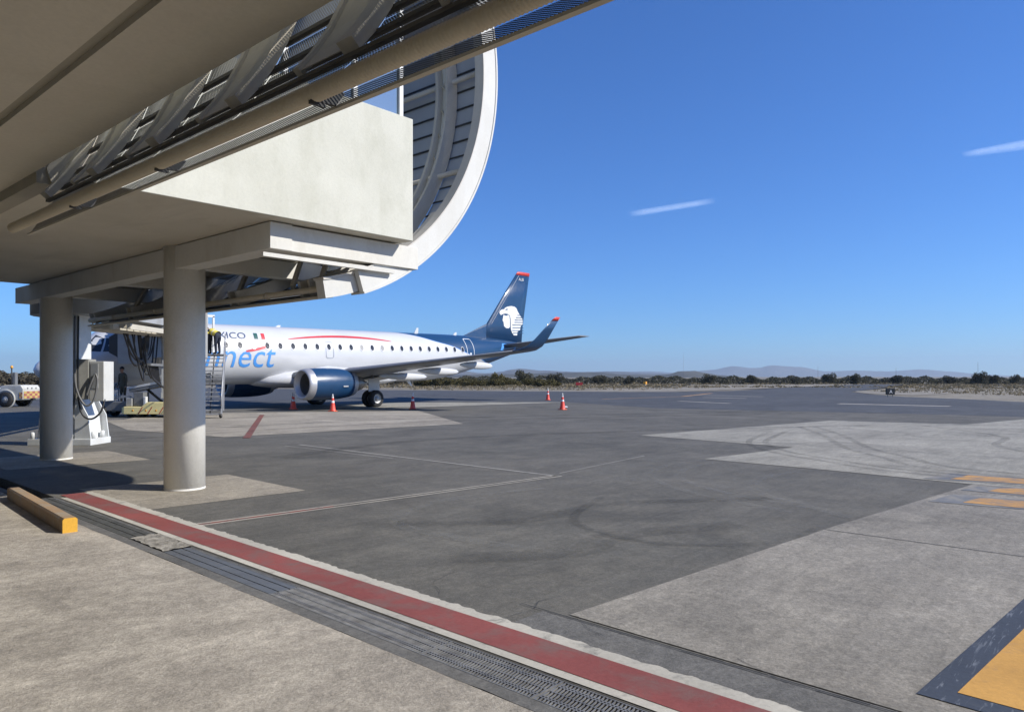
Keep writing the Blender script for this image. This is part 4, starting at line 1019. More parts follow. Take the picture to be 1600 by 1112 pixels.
# cabinets hung on the pedestal
mb = MB(); mb.loft([[(*pl(a_, b_), z) for a_, b_ in ((.80, -.45), (1.19, -.45), (1.19, .05), (.80, .05))] for z in (1.20, 2.28)], smooth=False); cab = mb.build('cabinet', M['cabinet'], t, org, bevel=.012)
mb = MB(); mb.loft([[(*pl(a_, b_), z) for a_, b_ in ((.84, -.462), (1.04, -.462), (1.04, -.451), (.84, -.451))] for z in (1.55, 2.22)], smooth=False); mb.build('cabinet_door', M['bridgegrey'], cab, org)
mb = MB(); mb.loft([[(*pl(a_, b_), z) for a_, b_ in ((.48, -.55), (.79, -.47), (.79, -.1), (.48, -.2))] for z in (1.25, 2.25, 2.34)], smooth=False); mb.build('transformer_box', M['cabinetdark'], t, org, bevel=.015)
def hose(parent, pts, r, mat, name='hose', n=8):
    P = [Vector(p) for p in pts]; Q = []
    for i in range(len(P) - 1):
        p0 = P[max(i - 1, 0)]; p1 = P[i]; p2 = P[i + 1]; p3 = P[min(i + 2, len(P) - 1)]
        for j in range(6):
            u = j / 6; Q.append(.5 * ((2 * p1) + (p2 - p0) * u + (2 * p0 - 5 * p1 + 4 * p2 - p3) * u * u + (3 * p1 - p0 - 3 * p2 + p3) * u ** 3))
    Q.append(P[-1]); mb = MB(); mb.tube([q - org for q in Q], r, n); return mb.build(name, mat, parent)
def P3(a, b, z): return (*pl(a + .33, b), z)
hose(t, [P3(.20, -.65, 3.5), P3(.20, -.67, 2.5), P3(.24, -.68, 1.6), P3(.45, -.62, 1.1), P3(.65, -.55, 1.25), P3(.72, -.52, 1.75), P3(.66, -.50, 1.95)], .028, M['hosegrey'])
hose(t, [P3(.66, -.50, 1.95), P3(.58, -.56, 1.7), P3(.46, -.58, 1.35)], .028, M['hosegrey'])
hose(t, [P3(.26, -.60, 3.5), P3(.25, -.6, 1.8), P3(.32, -.6, .95), P3(.55, -.55, .72), P3(.8, -.5, .9), P3(.86, -.4, 1.25)], .025, M['hose'])
hose(t, [P3(.16, -.6, 1.7), P3(.12, -.62, 1.0), P3(-.1, -.6, .8), P3(-.35, -.5, .82)], .025, M['hose'])
mb = MB(); mb.loft([[(*pl(a_, b_), z) for a_, b_ in ((-.28, -.40), (-.14, -.42), (-.14, -.32), (-.28, -.30))] for z in (1.05, 1.22)], smooth=False); mb.build('socket', M['darksteel'], t, org)
# rotunda and tunnel
mb = MB(); mb.lathe([(1.35, 3.55), (1.35, 6.1)], n=20, c=(7.6, 22.7, 0), cap=True); mb.build('rotunda', M['bridgegrey'], t, org)
A = Vector((7.9, 23.0, 3.55)); B = Vector((15.0, 33.6, 3.98)); D = (B - A); Dn = D.normalized(); Sx = Vector((Dn.y, -Dn.x, 0)).normalized()
def tun(name, s0, s1, hw, z0, z1, mat):
    p, q = A + D * s0, A + D * s1; mb = MB()
    mb.loft([[p - Sx * hw + Vector((0, 0, z0)), p + Sx * hw + Vector((0, 0, z0)), p + Sx * hw + Vector((0, 0, z1)), p - Sx * hw + Vector((0, 0, z1))],
             [q - Sx * hw + Vector((0, 0, z0)), q + Sx * hw + Vector((0, 0, z0)), q + Sx * hw + Vector((0, 0, z1)), q - Sx * hw + Vector((0, 0, z1))]], smooth=False)
    return mb.build(name, mat, t, org)
tun('tunnel', 0, .55, .82, 0, 2.2, M['bridgegrey']); tun('tunnel', .45, 1.0, .95, -.12, 2.0, M['bridgegrey'])
for hw in (-.9, .9, -.45, .45):
    p, q = A + Sx * hw + Vector((0, 0, -.22)), B + Sx * hw + Vector((0, 0, -.25)); mb = MB(); mb.bar(p, q, .10, .16); mb.build('under_rail', M['ribdark'], t, org)
for i in range(14):
    s0 = .05 + i * .068; p = A + D * s0 + Vector((0, 0, -.2)); mb = MB(); mb.bar(p - Sx * .9, p + Sx * .9, .06, .10); mb.build('cross_rail', M['ribdark'], t, org)
# lift legs and wheel bogie
for hw in (-.55, .55):
    p = A + D * 1.03 + Sx * hw; mb = MB(); mb.box((p.x, p.y, 2.55), (.26, .26, 3.1), math.atan2(Dn.y, Dn.x)); mb.build('lift_leg', M['bridgegrey'], t, org)
p = A + D * 1.03; mb = MB(); mb.bar((p - Sx * .7) * 1 + Vector((0, 0, 1.0 - p.z)), p + Sx * .7 + Vector((0, 0, 1.0 - p.z)), .32, .26); mb.build('axle_beam', M['bridgegrey'], t, org)
for hw in (-.42, .42):
    c = p + Sx * hw; mb = MB(); ry = math.atan2(Dn.y, Dn.x)
    mb.lathe([(.25, -.14), (.42, -.14), (.45, -.08), (.45, .08), (.42, .14), (.25, .14)], 'Y', 24, (0, 0, 0), cap=True)
    bmesh.ops.rotate(mb.bm, verts=mb.bm.verts, cent=(0, 0, 0), matrix=Matrix.Rotation(ry, 3, 'Z')); bmesh.ops.translate(mb.bm, verts=mb.bm.verts, vec=(c.x, c.y, .45))
    mb.build('wheel', M['rubber'], t, org)
    mb = MB(); mb.bar((c.x, c.y, .45), (c.x, c.y, 1.0), .16, .2, up=(0, 1, 0)); mb.build('wheel_fork', M['gsegrey'], t, org)
# cab with folding canopy against the fuselage
mb = MB(); mb.b2((14.35, 33.55, 2.72), (16.45, 36.3, 4.95)); cabn = mb.build('cab', M['bridgegrey'], t, org, bevel=.03)
mb = MB(); mb.b2((14.3, 33.5, 4.955), (16.5, 36.3, 5.05)); mb.build('cab_roof', M['bridgewhite'], t, org)
mb = MB(); mb.b2((16.46, 33.85, 2.95), (16.49, 34.75, 4.85)); mb.build('cab_door', M['darksteel'], t, org)
mb = MB(); mb.b2((14.6, 33.535, 3.5), (16.2, 33.548, 4.6)); mb.build('cab_window', M['acwin'], t, org)
for i in range(6):
    y0 = 36.3 + i * .16; mb = MB(); w0 = .08 if i % 2 else 0
    mb.loft([[(14.3 + w0, y0, 2.55), (14.3 + w0, y0, 4.9 - w0), (16.5 - w0, y0, 4.9 - w0), (16.5 - w0, y0, 2.55), (16.3 - w0, y0, 2.55), (16.3 - w0, y0, 4.7 - w0), (14.5 + w0, y0, 4.7 - w0), (14.5 + w0, y0, 2.55)],
             [(14.3 + w0, y0 + .15, 2.55), (14.3 + w0, y0 + .15, 4.9 - w0), (16.5 - w0, y0 + .15, 4.9 - w0), (16.5 - w0, y0 + .15, 2.55), (16.3 - w0, y0 + .15, 2.55), (16.3 - w0, y0 + .15, 4.7 - w0), (14.5 + w0, y0 + .15, 4.7 - w0), (14.5 + w0, y0 + .15, 2.55)]], smooth=False)
    mb.build('canopy_fold', M['darksteel'], t, org)
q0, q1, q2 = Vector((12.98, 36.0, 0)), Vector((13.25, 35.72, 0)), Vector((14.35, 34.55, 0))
for nm_, a_, b_, mt_, z0_, z1_ in (('weather_shield', q0, q1, 'darksteel', 2.75, 3.9), ('fuselage_shade_panel', q1, q2, 'bridgegrey', 2.45, 4.1)):  # second, grey panel is added to stand in for shade on the fuselage
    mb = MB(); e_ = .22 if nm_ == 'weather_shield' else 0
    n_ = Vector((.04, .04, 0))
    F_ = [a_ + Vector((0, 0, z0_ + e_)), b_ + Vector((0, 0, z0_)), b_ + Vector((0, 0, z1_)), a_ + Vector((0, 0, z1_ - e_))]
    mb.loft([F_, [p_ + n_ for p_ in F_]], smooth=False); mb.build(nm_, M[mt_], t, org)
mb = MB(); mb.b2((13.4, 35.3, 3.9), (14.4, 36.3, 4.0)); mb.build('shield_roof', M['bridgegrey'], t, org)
# white-framed service door standing open above the landing, small white bits on the tunnel side
for (x0, x1, z0, z1) in ((16.62, 16.70, 3.9, 4.82), (17.30, 17.40, 3.0, 4.82), (16.62, 17.40, 4.78, 4.90), (17.0, 17.06, 3.9, 4.8)):
    mb = MB(); mb.b2((x0, 34.78, z0), (x1, 34.84, z1)); mb.build('door_frame', M['bridgewhite'], t, org)
# hanging service hoses and a cable basket between tunnel and aircraft
rh = random.Random(4)
E0 = A + D * .45 - Sx * .6; E1 = A + D * .97 - Sx * .6
for i in range(9):
    a_ = E0 + (E1 - E0) * rh.uniform(0, .45); b_ = E0 + (E1 - E0) * rh.uniform(.55, 1)
    s_ = rh.uniform(.8, 1.9); za, zb_ = a_.z - .3, b_.z - .3
    off = Vector((rh.uniform(-.2, .2), rh.uniform(-.2, .2), 0))
    hose(t, [(a_.x, a_.y, za), tuple(a_.lerp(b_, .2) + off - Vector((0, 0, s_ * .7 + .3))), tuple(a_.lerp(b_, .5) + off - Vector((0, 0, s_ + .3))), tuple(a_.lerp(b_, .8) - Vector((0, 0, s_ * .8 + .3))), (b_.x, b_.y, zb_)], rh.uniform(.025, .05), M['hose'])
for i in range(5):
    c = A + D * .66 - Sx * .45; r_ = .26 + .03 * i
    hose(t, [(c.x + r_ * math.cos(R(q)) * Dn.x + .03 * i * Sx.x, c.y + r_ * math.cos(R(q)) * Dn.y, c.z - .55 + r_ * math.sin(R(q)) * 1.1) for q in range(-200, 60, 30)], .028, M['hose'])
for i in range(7):
    c = A + D * (.78 + .022 * i) - Sx * .5
    hose(t, [(c.x - .3, c.y - .5, 2.35), (c.x - .05, c.y - .2, 1.85 - .05 * i), (c.x + .35, c.y + .1, 1.55 - .04 * i), (c.x + .7, c.y + .3, 1.35)], .035, M['hose'])
c = A + D * .82 - Sx * .5
mb = MB(); mb.bar((c.x - .8, c.y - 1.0, 2.36), (c.x + .8, c.y + 1.0, 2.36), .5, .10); mb.build('hose_tray', M['gsegrey'], t, org)
for hh_ in (0, 1.3): 
    mb = MB(); q = Vector((c.x - .6 + hh_, c.y - .8 + hh_ * 1.2, 0)); mb.bar((q.x, q.y, 2.36), (q.x - .1, q.y - .1, 3.65), .05, .05, up=(0, 1, 0)); mb.build('tray_hanger', M['gsegrey'], t, org)

# service stair up to the cab
sx0, sy0 = 15.55, 31.55; ux, uy = .515, .857; wx, wy = .857, -.515
t2 = thing('service_stair', (sx0, sy0, 0), 'steep grey metal service stair leading up to the boarding bridge cab', 'stairs')
o2 = t2.location.copy(); NS = 15; run, rise = 2.45, 2.94
def sp3(a, b, z): return (sx0 + wx * a + ux * b, sy0 + wy * a + uy * b, z)
for i in range(NS):
    b = run * i / NS + .08; z = rise * (i + 1) / NS
    mb = MB(); mb.loft([[sp3(a, bb, zz) for a, bb in ((-.46, b - .10), (.46, b - .10), (.46, b + .12), (-.46, b + .12))] for zz in (z - .045, z)], smooth=False); mb.build('step', M['stairmetal'], t2, o2)
for s_ in (-.49, .49):
    mb = MB(); mb.bar(sp3(s_, -.1, .14), sp3(s_, run, rise), .05, .20); mb.build('stringer', M['stairmetal'], t2, o2)
    mb = MB(); mb.tube([sp3(s_, -.1, .55), sp3(s_, .0, 1.05), sp3(s_, run, rise + .95), sp3(s_, run + 1.0, rise + .95)], .024, 8)
    mb.tube([sp3(s_, -.05, .7), sp3(s_, run, rise + .5)], .016, 6); mb.build('handrail', M['stairmetal'], t2, o2)['kind'] = 'stuff'
    for q in (0.02, .33, .66, 1.0):
        mb = MB(); mb.tube([sp3(s_, run * q, rise * q + .05), sp3(s_, run * q, rise * q + .98)], .02, 6); mb.build('rail_post', M['stairmetal'], t2, o2)
mb = MB(); mb.loft([[sp3(a, b, z) for a, b in ((-.52, run), (.52, run), (.52, run + 1.25), (-.52, run + 1.25))] for z in (rise - .08, rise)], smooth=False); mb.build('landing', M['stairmetal'], t2, o2)
mb = MB(); mb.bar(sp3(0, .2, .22), sp3(0, run, rise - .08), .04, .06); mb.build('centre_beam', M['darksteel'], t2, o2)
for s_ in (-.45, .45):
    mb = MB(); mb.bar(sp3(s_, run + .1, rise - .1), sp3(s_, run - .6, .25), .06, .06); mb.build('brace', M['stairmetal'], t2, o2)
    mb = MB(); c = sp3(s_, .12, .11); mb.lathe([(.02, -.03), (.10, -.03), (.11, 0), (.10, .03), (.02, .03)], 'X', 16, c, cap=True); mb.build('caster', M['rubber'], t2, o2)
mb = MB(); mb.bar(sp3(-.5, -.02, .20), sp3(.5, -.02, .20), .06, .06); mb.build('axle', M['stairmetal'], t2, o2)

# ------------------------------------------------------------------ people
def person(loc, rz, label, group=None, bend=0.0, shirt='navycloth', trousers='navycloth', vest=False, scale=1.0, arms='down', fat=1.0):
    """one continuous skinned body; bend = forward lean of the trunk in degrees; faces local +X"""
    t = thing('person', loc, label, 'person', rz, group); b = R(bend)
    def tr(x, y, z):   # trunk points lean about the hips (z .95)
        dz = z - .95; return (x * math.cos(b) + dz * math.sin(b), y, .95 - x * math.sin(b) + dz * math.cos(b))
    V = [((0, 0, .95), .135), (tr(0, 0, 1.10), .125), (tr(0, 0, 1.27), .145), (tr(0, 0, 1.41), .12), (tr(.01, 0, 1.50), .058), (tr(.02, 0, 1.56), .07), (tr(.025, 0, 1.64), .098), (tr(.02, 0, 1.72), .075)]
    E_ = [(i, i + 1) for i in range(7)]
    for s_ in (-1, 1):
        n = len(V)
        V += [((0, s_ * .10, .88), .10), ((.02, s_ * .11, .50), .062), ((-.01, s_ * .115, .12), .045), ((.0, s_ * .12, .05), .045), ((.16, s_ * .135, .035), .035)]
        E_ += [(0, n), (n, n + 1), (n + 1, n + 2), (n + 2, n + 3), (n + 3, n + 4)]
        n = len(V); sh = tr(0, s_ * .19, 1.40)
        if arms == 'fwd': el = (sh[0] + .16, sh[1] + s_ * .03, sh[2] - .22); wr = (el[0] + .22, el[1] - s_ * .03, el[2] - .02)
        else: el = (sh[0] - .02, sh[1] + s_ * .05, sh[2] - .28); wr = (el[0] + .06, el[1] + s_ * .0, el[2] - .24)
        d = Vector(wr) - Vector(el); d.normalize(); hd = tuple(Vector(wr) + d * .09)
        V += [(sh, .062), (el, .043), (wr, .030), (hd, .036)]
        E_ += [(3, n), (n, n + 1), (n + 1, n + 2), (n + 2, n + 3)]
    me = bpy.data.meshes.new('body'); me.from_pydata([v[0] for v in V], E_, [])
    o = bpy.data.objects.new('body', me); C.objects.link(o)
    o.modifiers.new('skin', 'SKIN'); sk = me.skin_vertices[0].data if me.skin_vertices else None
    if sk is None: me.skin_vertices.new(); sk = me.skin_vertices[0].data
    for i, v in enumerate(V): sk[i].radius = (v[1] * fat, v[1] * fat); sk[i].use_root = (i == 0)
    sb = o.modifiers.new('sub', 'SUBSURF'); sb.levels = 2; sb.render_levels = 2
    dg = bpy.context.evaluated_depsgraph_get(); m2 = bpy.data.meshes.new_from_object(o.evaluated_get(dg)); bpy.data.objects.remove(o)
    m2.name = 'body'
    for mm in ('trousers', 'shirt', 'skin', 'shoe'): m2.materials.append({'trousers': M[trousers], 'shirt': M[shirt], 'skin': M['skin'], 'shoe': M['blackcloth']}[mm])
    neck = Vector(tr(.01, 0, 1.5)); up = Vector((math.sin(b), 0, math.cos(b)))
    for p in m2.polygons:
        c = p.center; p.use_smooth = True; h_ = (c - Vector((0, 0, .95))).dot(up)
        wristlike = any((c - Vector(V[i][0])).length < .09 for i in (16, 25) if i < len(V))
        p.material_index = 3 if c.z < .09 else 2 if ((c - neck).dot(up) > -.01 and abs(c.y) < .14) or wristlike else 1 if (h_ > .04 and c.z > .55) or abs(c.y) > .2 else 0
    ob = bpy.data.objects.new('body', m2); C.objects.link(ob); ob.parent = t
    # hair cap
    mb = MB(); bmesh.ops.create_icosphere(mb.bm, subdivisions=2, radius=.108)
    hc = Vector(tr(.005, 0, 1.675))
    bmesh.ops.delete(mb.bm, geom=[v for v in mb.bm.verts if v.co.z < -.02 and v.co.x > -.02 or v.co.z < -.06], context='VERTS')
    for v in mb.bm.verts: v.co = hc + Matrix.Rotation(b, 3, 'Y') @ Vector((v.co.x * 1.05, v.co.y * .92, v.co.z * 1.08))
    for f in mb.bm.faces: f.smooth = True
    mb.build('hair', M['hair'], t, fix=False)
    if vest:
        mb = MB(); rg = []
        for z, rx, ry in ((.93, .165, .20), (1.10, .155, .19), (1.28, .172, .215), (1.40, .150, .205), (1.475, .085, .12)):
            rg.append([tr(rx * math.cos(2 * math.pi * j / 16), ry * math.sin(2 * math.pi * j / 16), z) for j in range(16)])
        mb.loft(rg, cap=False); v_ = mb.build('safety_vest', M['vest'], t)
        mb = MB(); rg = []
        for z in (1.12, 1.17): rg.append([tr(.165 * math.cos(2 * math.pi * j / 16), .20 * math.sin(2 * math.pi * j / 16), z) for j in range(16)])
        mb.loft(rg, cap=False); mb.build('reflective_band', M['conewhite'], v_)
    t.scale = (scale,) * 3
    return t
lx0, ly0 = sx0 + ux * (run + .25), sy0 + uy * (run + .25)
person((lx0 - .10 + wx * .22, ly0 + wy * .22, rise), R(110), 'person in yellow vest and navy trousers bending over, right one on the stair landing', None, 68, 'navycloth', 'navycloth', True, 1.0, 'fwd', 1.22)
person((lx0 - .12 - wx * .02, ly0 - wy * .02 + .25, rise), R(125), 'person in yellow vest and black trousers bending over, left one on the stair landing', None, 55, 'blackcloth', 'blackcloth', True, 1.0, 'fwd', 1.22)
person((13.6, 36.0, .55), R(200), 'person with dark hair and dull olive clothes standing on the dark tractor beside the nose', None, 5, 'olivecloth', 'olivecloth', False, 1.0)

# ------------------------------------------------------------------ traffic cones
def make_cone():
    t = thing('traffic_cone', (0, 0, 0), 'cone', 'traffic cone', 0, 'orange traffic cones round the airliner')
    mb = MB(); mb.b2((-.19, -.19, 0), (.19, .19, .035)); mb.build('base', M['conebase'], t, bevel=.01)
    prof = lambda z: .145 * (1 - z / .93) + .022
    mb = MB(); mb.lathe([(prof(.035) + .01, .035), (prof(.06), .06), (prof(.46), .46)], n=20); mb.build('body', M['conered'], t)
    mb = MB(); mb.lathe([(prof(.46) + .002, .46), (prof(.57) + .002, .57)], n=20); mb.build('reflective_band', M['conewhite'], t)
    mb = MB(); mb.lathe([(prof(.57), .57), (prof(.72), .72)], n=20); mb.build('body', M['conered'], t)
    mb = MB(); mb.lathe([(prof(.72) + .002, .72), (prof(.80) + .002, .80)], n=20); mb.build('reflective_band', M['conewhite'], t)
    mb = MB(); mb.lathe([(prof(.80), .80), (.03, .90), (.018, .92)], n=20, cap=True); mb.build('tip', M['conewhite'], t)
    return t
c0 = make_cone()
spots = [((22.87, 36.49), 'cone left of the near engine, overlapping another cone behind it'), ((23.0, 32.92), 'orange and white cone standing right in front of the near engine cowl'),
         ((27.68, 31.84), 'lone orange cone to the right of the main wheel, under the wing'), ((32.69, 24.90), 'nearer orange cone of the two under the tail'), ((45.18, 35.86), 'farther, smaller orange cone of the two under the tail'),
         ((23.9, 38.2), 'farther cone half hidden behind the cone left of the near engine')]
for i, ((x, y), lab) in enumerate(spots):
    o = c0 if i == 0 else copy_tree(c0); o.location = (x, y, .008); o.rotation_euler[2] = i * .5; o['label'] = lab

# ------------------------------------------------------------------ ground vehicles
def gwheel(t, org_, x, y, r_, wd, axis='Y', name='wheel', rz=0):
    mb = MB(); mb.lathe([(r_ * .5, -wd / 2), (r_ * .92, -wd / 2), (r_, -wd * .3), (r_, wd * .3), (r_ * .92, wd / 2), (r_ * .5, wd / 2)], axis, 24, (x, y, r_)); w_ = mb.build(name, M['rubber'], t)
    mb = MB(); mb.lathe([(.01, -wd * .45), (r_ * .2, -wd * .45), (r_ * .25, -wd * .3), (r_ * .5, -wd * .4), (r_ * .5, wd * .4), (r_ * .25, wd * .3), (r_ * .2, wd * .45), (.01, wd * .45)], axis, 20, (x, y, r_)); mb.build('rim', M['rim'], w_)
# belt loader below the cab: local +X along its length
t = thing('belt_loader', (13.56, 36.1, 0), 'low yellow belt loader with a raised pale conveyor under the boarding bridge', 'belt loader', -R(49))
mb = MB(); mb.loft([[(.45, y, z) for y, z in ((-.8, .20), (.8, .20), (.8, .46), (-.8, .46))], [(.62, y, z) for y, z in ((-.95, .16), (.95, .16), (.95, .50), (-.95, .50))], [(1.40, y, z) for y, z in ((-.95, .16), (.95, .16), (.95, .50), (-.95, .50))], [(1.66, y, z) for y, z in ((-.95, .16), (.95, .16), (.95, .70), (-.95, .70))], [(3.3, y, z) for y, z in ((-.95, .16), (.95, .16), (.95, .70), (-.95, .70))]], smooth=False)
ch = mb.build('chassis', M['gseyellow'], t, bevel=.02)
for x in (1.02, 1.62, 2.08, 2.7):
    mb = MB(); mb.lathe([(.001, -.955), (.045, -.955), (.045, -.945)], 'Y', 12, (x, 0, .33)); mb.build('side_reflector', M['amber'], ch)
for x in (1.25, 1.68, 2.2):
    mb = MB(); mb.loft([[(x, -.956, .17), (x + .04, -.956, .17), (x + .24, -.956, .49), (x + .20, -.956, .49)], [(x, -.951, .17), (x + .04, -.951, .17), (x + .24, -.951, .49), (x + .20, -.951, .49)]], smooth=False); mb.build('stripe', M['signred'], ch)
for x in (1.15, 2.9):
    for y in (-.72, .72): gwheel(t, None, x, y, .22, .2)
mb = MB(); mb.b2((.92, -.7, .51), (1.38, -.15, 1.15)); mb.build('engine_box', M['gsegrey'], t, bevel=.02)
mb = MB(); mb.b2((.60, -.75, .51), (.88, -.3, .88)); mb.build('tool_box', M['bridgegrey'], t, bevel=.02)
mb = MB(); mb.b2((1.42, -.8, .51), (1.54, -.6, .95)); mb.build('fuel_can', M['white'], t, bevel=.02)
mb = MB(); mb.b2((2.0, .1, .71), (3.2, .8, 1.2)); mb.build('hood', M['blackcloth'], t, bevel=.04)
cvr = MB(); cvr.bar((.55, .0, 1.22), (4.0, .0, 1.87), .75, .16); cv_ = cvr.build('conveyor_frame', M['gsegrey'], t)
cvr = MB(); cvr.bar((.45, -.36, 1.32), (4.05, -.36, 2.0), .06, .10); cvr.build('side_rail', M['bridgewhite'], cv_)
cvr = MB(); cvr.bar((.45, .36, 1.32), (4.05, .36, 2.0), .06, .10); cvr.build('side_rail', M['bridgewhite'], cv_)
cvr = MB(); cvr.bar((.5, 0, 1.31), (4.0, 0, 1.97), .62, .03); cvr.build('belt', M['rubber'], cv_)
mb = MB(); mb.tube([(.8, -.3, 1.33), (.8, -.3, 1.42)], .05, 10); mb.build('beacon', M['amber'], t)
mb = MB(); mb.bar((1.9, 0, .7), (1.2, 0, 1.28), .08, .1); mb.build('lift_arm', M['darksteel'], t)
mb = MB(); mb.bar((2.9, 0, .7), (3.4, 0, 1.72), .08, .1); mb.build('lift_arm', M['darksteel'], t)

# dark tractor with bare deck next to the nose
t = thing('baggage_tractor', (13.1, 36.75, 0), 'dark open-decked tractor with grey rails parked near the airliner nose', 'tractor', -R(49))
mb = MB(); mb.loft([[(x, y, z) for y, z in ((-.62, .28), (.62, .28), (.62, .72), (-.62, .72))] for x in (-.2, 1.3)], smooth=False); mb.build('body', M['gsegrey'], t, bevel=.03)
mb = MB(); mb.loft([[(1.3, y, z) for y, z in ((-.6, .3), (.6, .3), (.6, .72), (-.6, .72))], [(2.1, y, z) for y, z in ((-.55, .3), (.55, .3), (.5, .55), (-.5, .55))]], smooth=False); mb.build('hood', M['blackcloth'], t, bevel=.03)
for x in (.1, 1.55):
    for y in (-.6, .6): gwheel(t, None, x, y, .29, .2)
for a_, b_ in (((-.1, -.55, .75), (1.4, -.55, .95)), ((1.4, -.55, .95), (2.1, -.55, .6)), ((-.1, -.55, .95), (1.5, -.55, .98))):
    mb = MB(); mb.bar(a_, b_, .04, .05); mb.build('rail', M['stairmetal'], t)
for x in (.0, .22, .4, .75, 1.0):
    mb = MB(); mb.tube([(x, -.5, .72), (x, -.5, 1.05)], .04, 8); mb.build('canister', M['bridgewhite'] if x in (.22, .75) else M['gsegrey'], t)
mb = MB(); mb.tube([(.9, .0, .72), (.9, 0, 1.2)], .025, 8); mb.build('steering_post', M['darksteel'], t)
# number board reading AL behind it
t = thing('stand_board', (13.9, 37.4, 0), 'small grey board with the dark letters AL between cabinet and tractor', 'sign', -R(49))
mb = MB(); mb.b2((-.24, -.02, 1.22), (.24, .02, 1.58)); bd = mb.build('panel', M['bridgegrey'], t)
mb = MB(); mb.tube([(0, .03, 0), (0, .03, 1.3)], .025, 8); mb.build('post', M['gsegrey'], t)
me = text_mesh('AL', .36, 0, .002); mb = MB(); mb.bm.from_mesh(me); mxx = max(v.co.x for v in mb.bm.verts)
for v in mb.bm.verts: v.co = (v.co.x - mxx / 2, -.024 + v.co.z, v.co.y + 1.28)
mb.build('lettering', M['signblack'], bd)

M['chequeryellow'] = paint('faded_yellow_mat', (.50, .36, .12), .6); M['chequerred'] = paint('faded_red_mat', (.34, .12, .09), .6)
# white tug at far left
t = thing('baggage_tug', (14.4, 52.4, 0), 'white baggage tug with a red and yellow chequered rear at the far left', 'tug', -R(49) + R(180))
# local +X = its front (pointing left in the view), tail at x=0
mb = MB(); side = [(-.02, .42), (.05, .38), (.30, .36), (1.2, .36), (2.6, .34), (2.95, .42), (3.0, .85), (2.9, 1.02), (2.2, 1.05), (2.0, .80), (1.35, .78), (1.2, 1.12), (.95, 1.20), (.10, 1.20), (-.03, 1.0)]
mb.prism(side, -.72, .72, 'Y'); mb.build('body', M['gsewhite'], t, bevel=.04)
for x, r_ in ((.92, .42), (2.45, .36)):
    for y in (-.70, .70):
        gwheel(t, None, x, y, r_, .26)
        s_ = 1 if y > 0 else -1
        mb = MB(); mb.lathe([(r_ + .05, -.02), (r_ + .11, -.02), (r_ + .11, .02), (r_ + .05, .02)], 'Y', 24, (x, s_ * .735, r_ + .02)); mb.build('wheel_arch', M['gsewhite'], t)
for i in range(6):
    for j in range(3):
        mb = MB(); mb.b2((-.052, -.68 + i * .225, .47 + j * .13), (-.035, -.68 + (i + 1) * .225, .47 + (j + 1) * .13)); mb.build('chequer', M['chequeryellow'] if (i + j) % 2 else M['chequerred'], t)
for i in range(2):
    for j in range(3):
        for s_ in (-1, 1): 
            mb = MB(); mb.b2((.0 + i * .09, s_ * .724, .47 + j * .11), (.0 + (i + 1) * .09, s_ * .732, .47 + (j + 1) * .11)); mb.build('chequer', M['chequeryellow'] if (i + j) % 2 else M['chequerred'], t)
mb = MB(); mb.tube([(.95, .2, 1.2), (.95, .2, 2.12)], .035, 8); mb.build('beacon_mast', M['darksteel'], t)
mb = MB(); mb.b2((.80, -.1, 1.2), (.98, .12, 1.9)); mb.build('seat_back', M['gsegrey'], t, bevel=.04)
mb = MB(); mb.lathe([(.07, 2.12), (.075, 2.2), (.04, 2.27)], n=12, c=(.95, .2, 0), cap=True); mb.build('beacon', M['amber'], t)
mb = MB(); mb.b2((1.25, -.5, .80), (1.7, .5, .95)); mb.build('seat', M['blackcloth'], t, bevel=.03)
mb = MB(); mb.tube([(2.15, 0, 1.0), (1.95, 0, 1.35)], .025, 8); mb.build('steering_column', M['darksteel'], t)
mb = MB(); mb.b2((-.18, -.1, .34), (-.03, .1, .46)); mb.build('tow_hitch', M['darksteel'], t)
t.scale = (1.12,) * 3
for y in (-.35, 0, .35):
    mb = MB(); mb.lathe([(.05, -.01), (.05, .0)], 'X', 10, (-.035, y, 1.02), cap=True); mb.build('rear_lamp', M['gsegrey'], t)

# taxiway sign
t = thing('taxiway_sign', (73.0, 18.0, 0), 'small black taxiway sign with the letter A on the dry grass verge', 'sign', R(-42))
mb = MB(); mb.b2((-.40, -.10, .22), (.40, .10, .78)); mb.build('panel', M['signblack'], t, bevel=.01)
me = text_mesh('A', .46, 0, .002); mb = MB(); mb.bm.from_mesh(me); mxx = max(v.co.x for v in mb.bm.verts)
for v in mb.bm.verts: v.co = (v.co.x - mxx / 2, -.104 + v.co.z, v.co.y + .33)
mb.build('lettering', M['conewhite'], t)
for x in (-.25, .25):
    mb = MB(); mb.tube([(x, 0, -.1), (x, 0, .22)], .03, 8); mb.build('leg', M['gsegrey'], t)
def ipos(u, Yc, z=0):
    Xc = (u - 800) / 1140 * Yc; return (.6594 * Xc + .7518 * Yc, -.7518 * Xc + .6594 * Yc, z)
t = thing('runway_board', ipos(905, 150, -.2), 'low dark red board standing far off on the dry grass right of the tail', 'sign', R(-49))
mb = MB(); mb.b2((-.7, -.06, .25), (.7, .06, .85)); mb.build('panel', M['signred'], t)
for x in (-.4, .4):
    mb = MB(); mb.b2((x - .03, -.03, -.2), (x + .03, .03, .25)); mb.build('leg', M['gsegrey'], t)
t = thing('marker_cabinet', ipos(1008, 160, -.2), 'tiny orange and white marker box far off on the dry grass', 'marker')
mb = MB(); mb.b2((-.3, -.3, .35), (.3, .3, .95)); mb.build('box', M['amber'], t)
mb = MB(); mb.b2((-.22, -.22, -.2), (.22, .22, .35)); mb.build('pedestal', M['gsewhite'], t)
t = thing('debris', (35.5, 26.9, .012), 'small pale scrap lying on the apron left of the two tail cones', 'scrap'); mb = MB(); mb.lathe([(.001, .05), (.16, .045), (.22, .0)], n=7); mb.build('scrap', M['signwhite'], t)

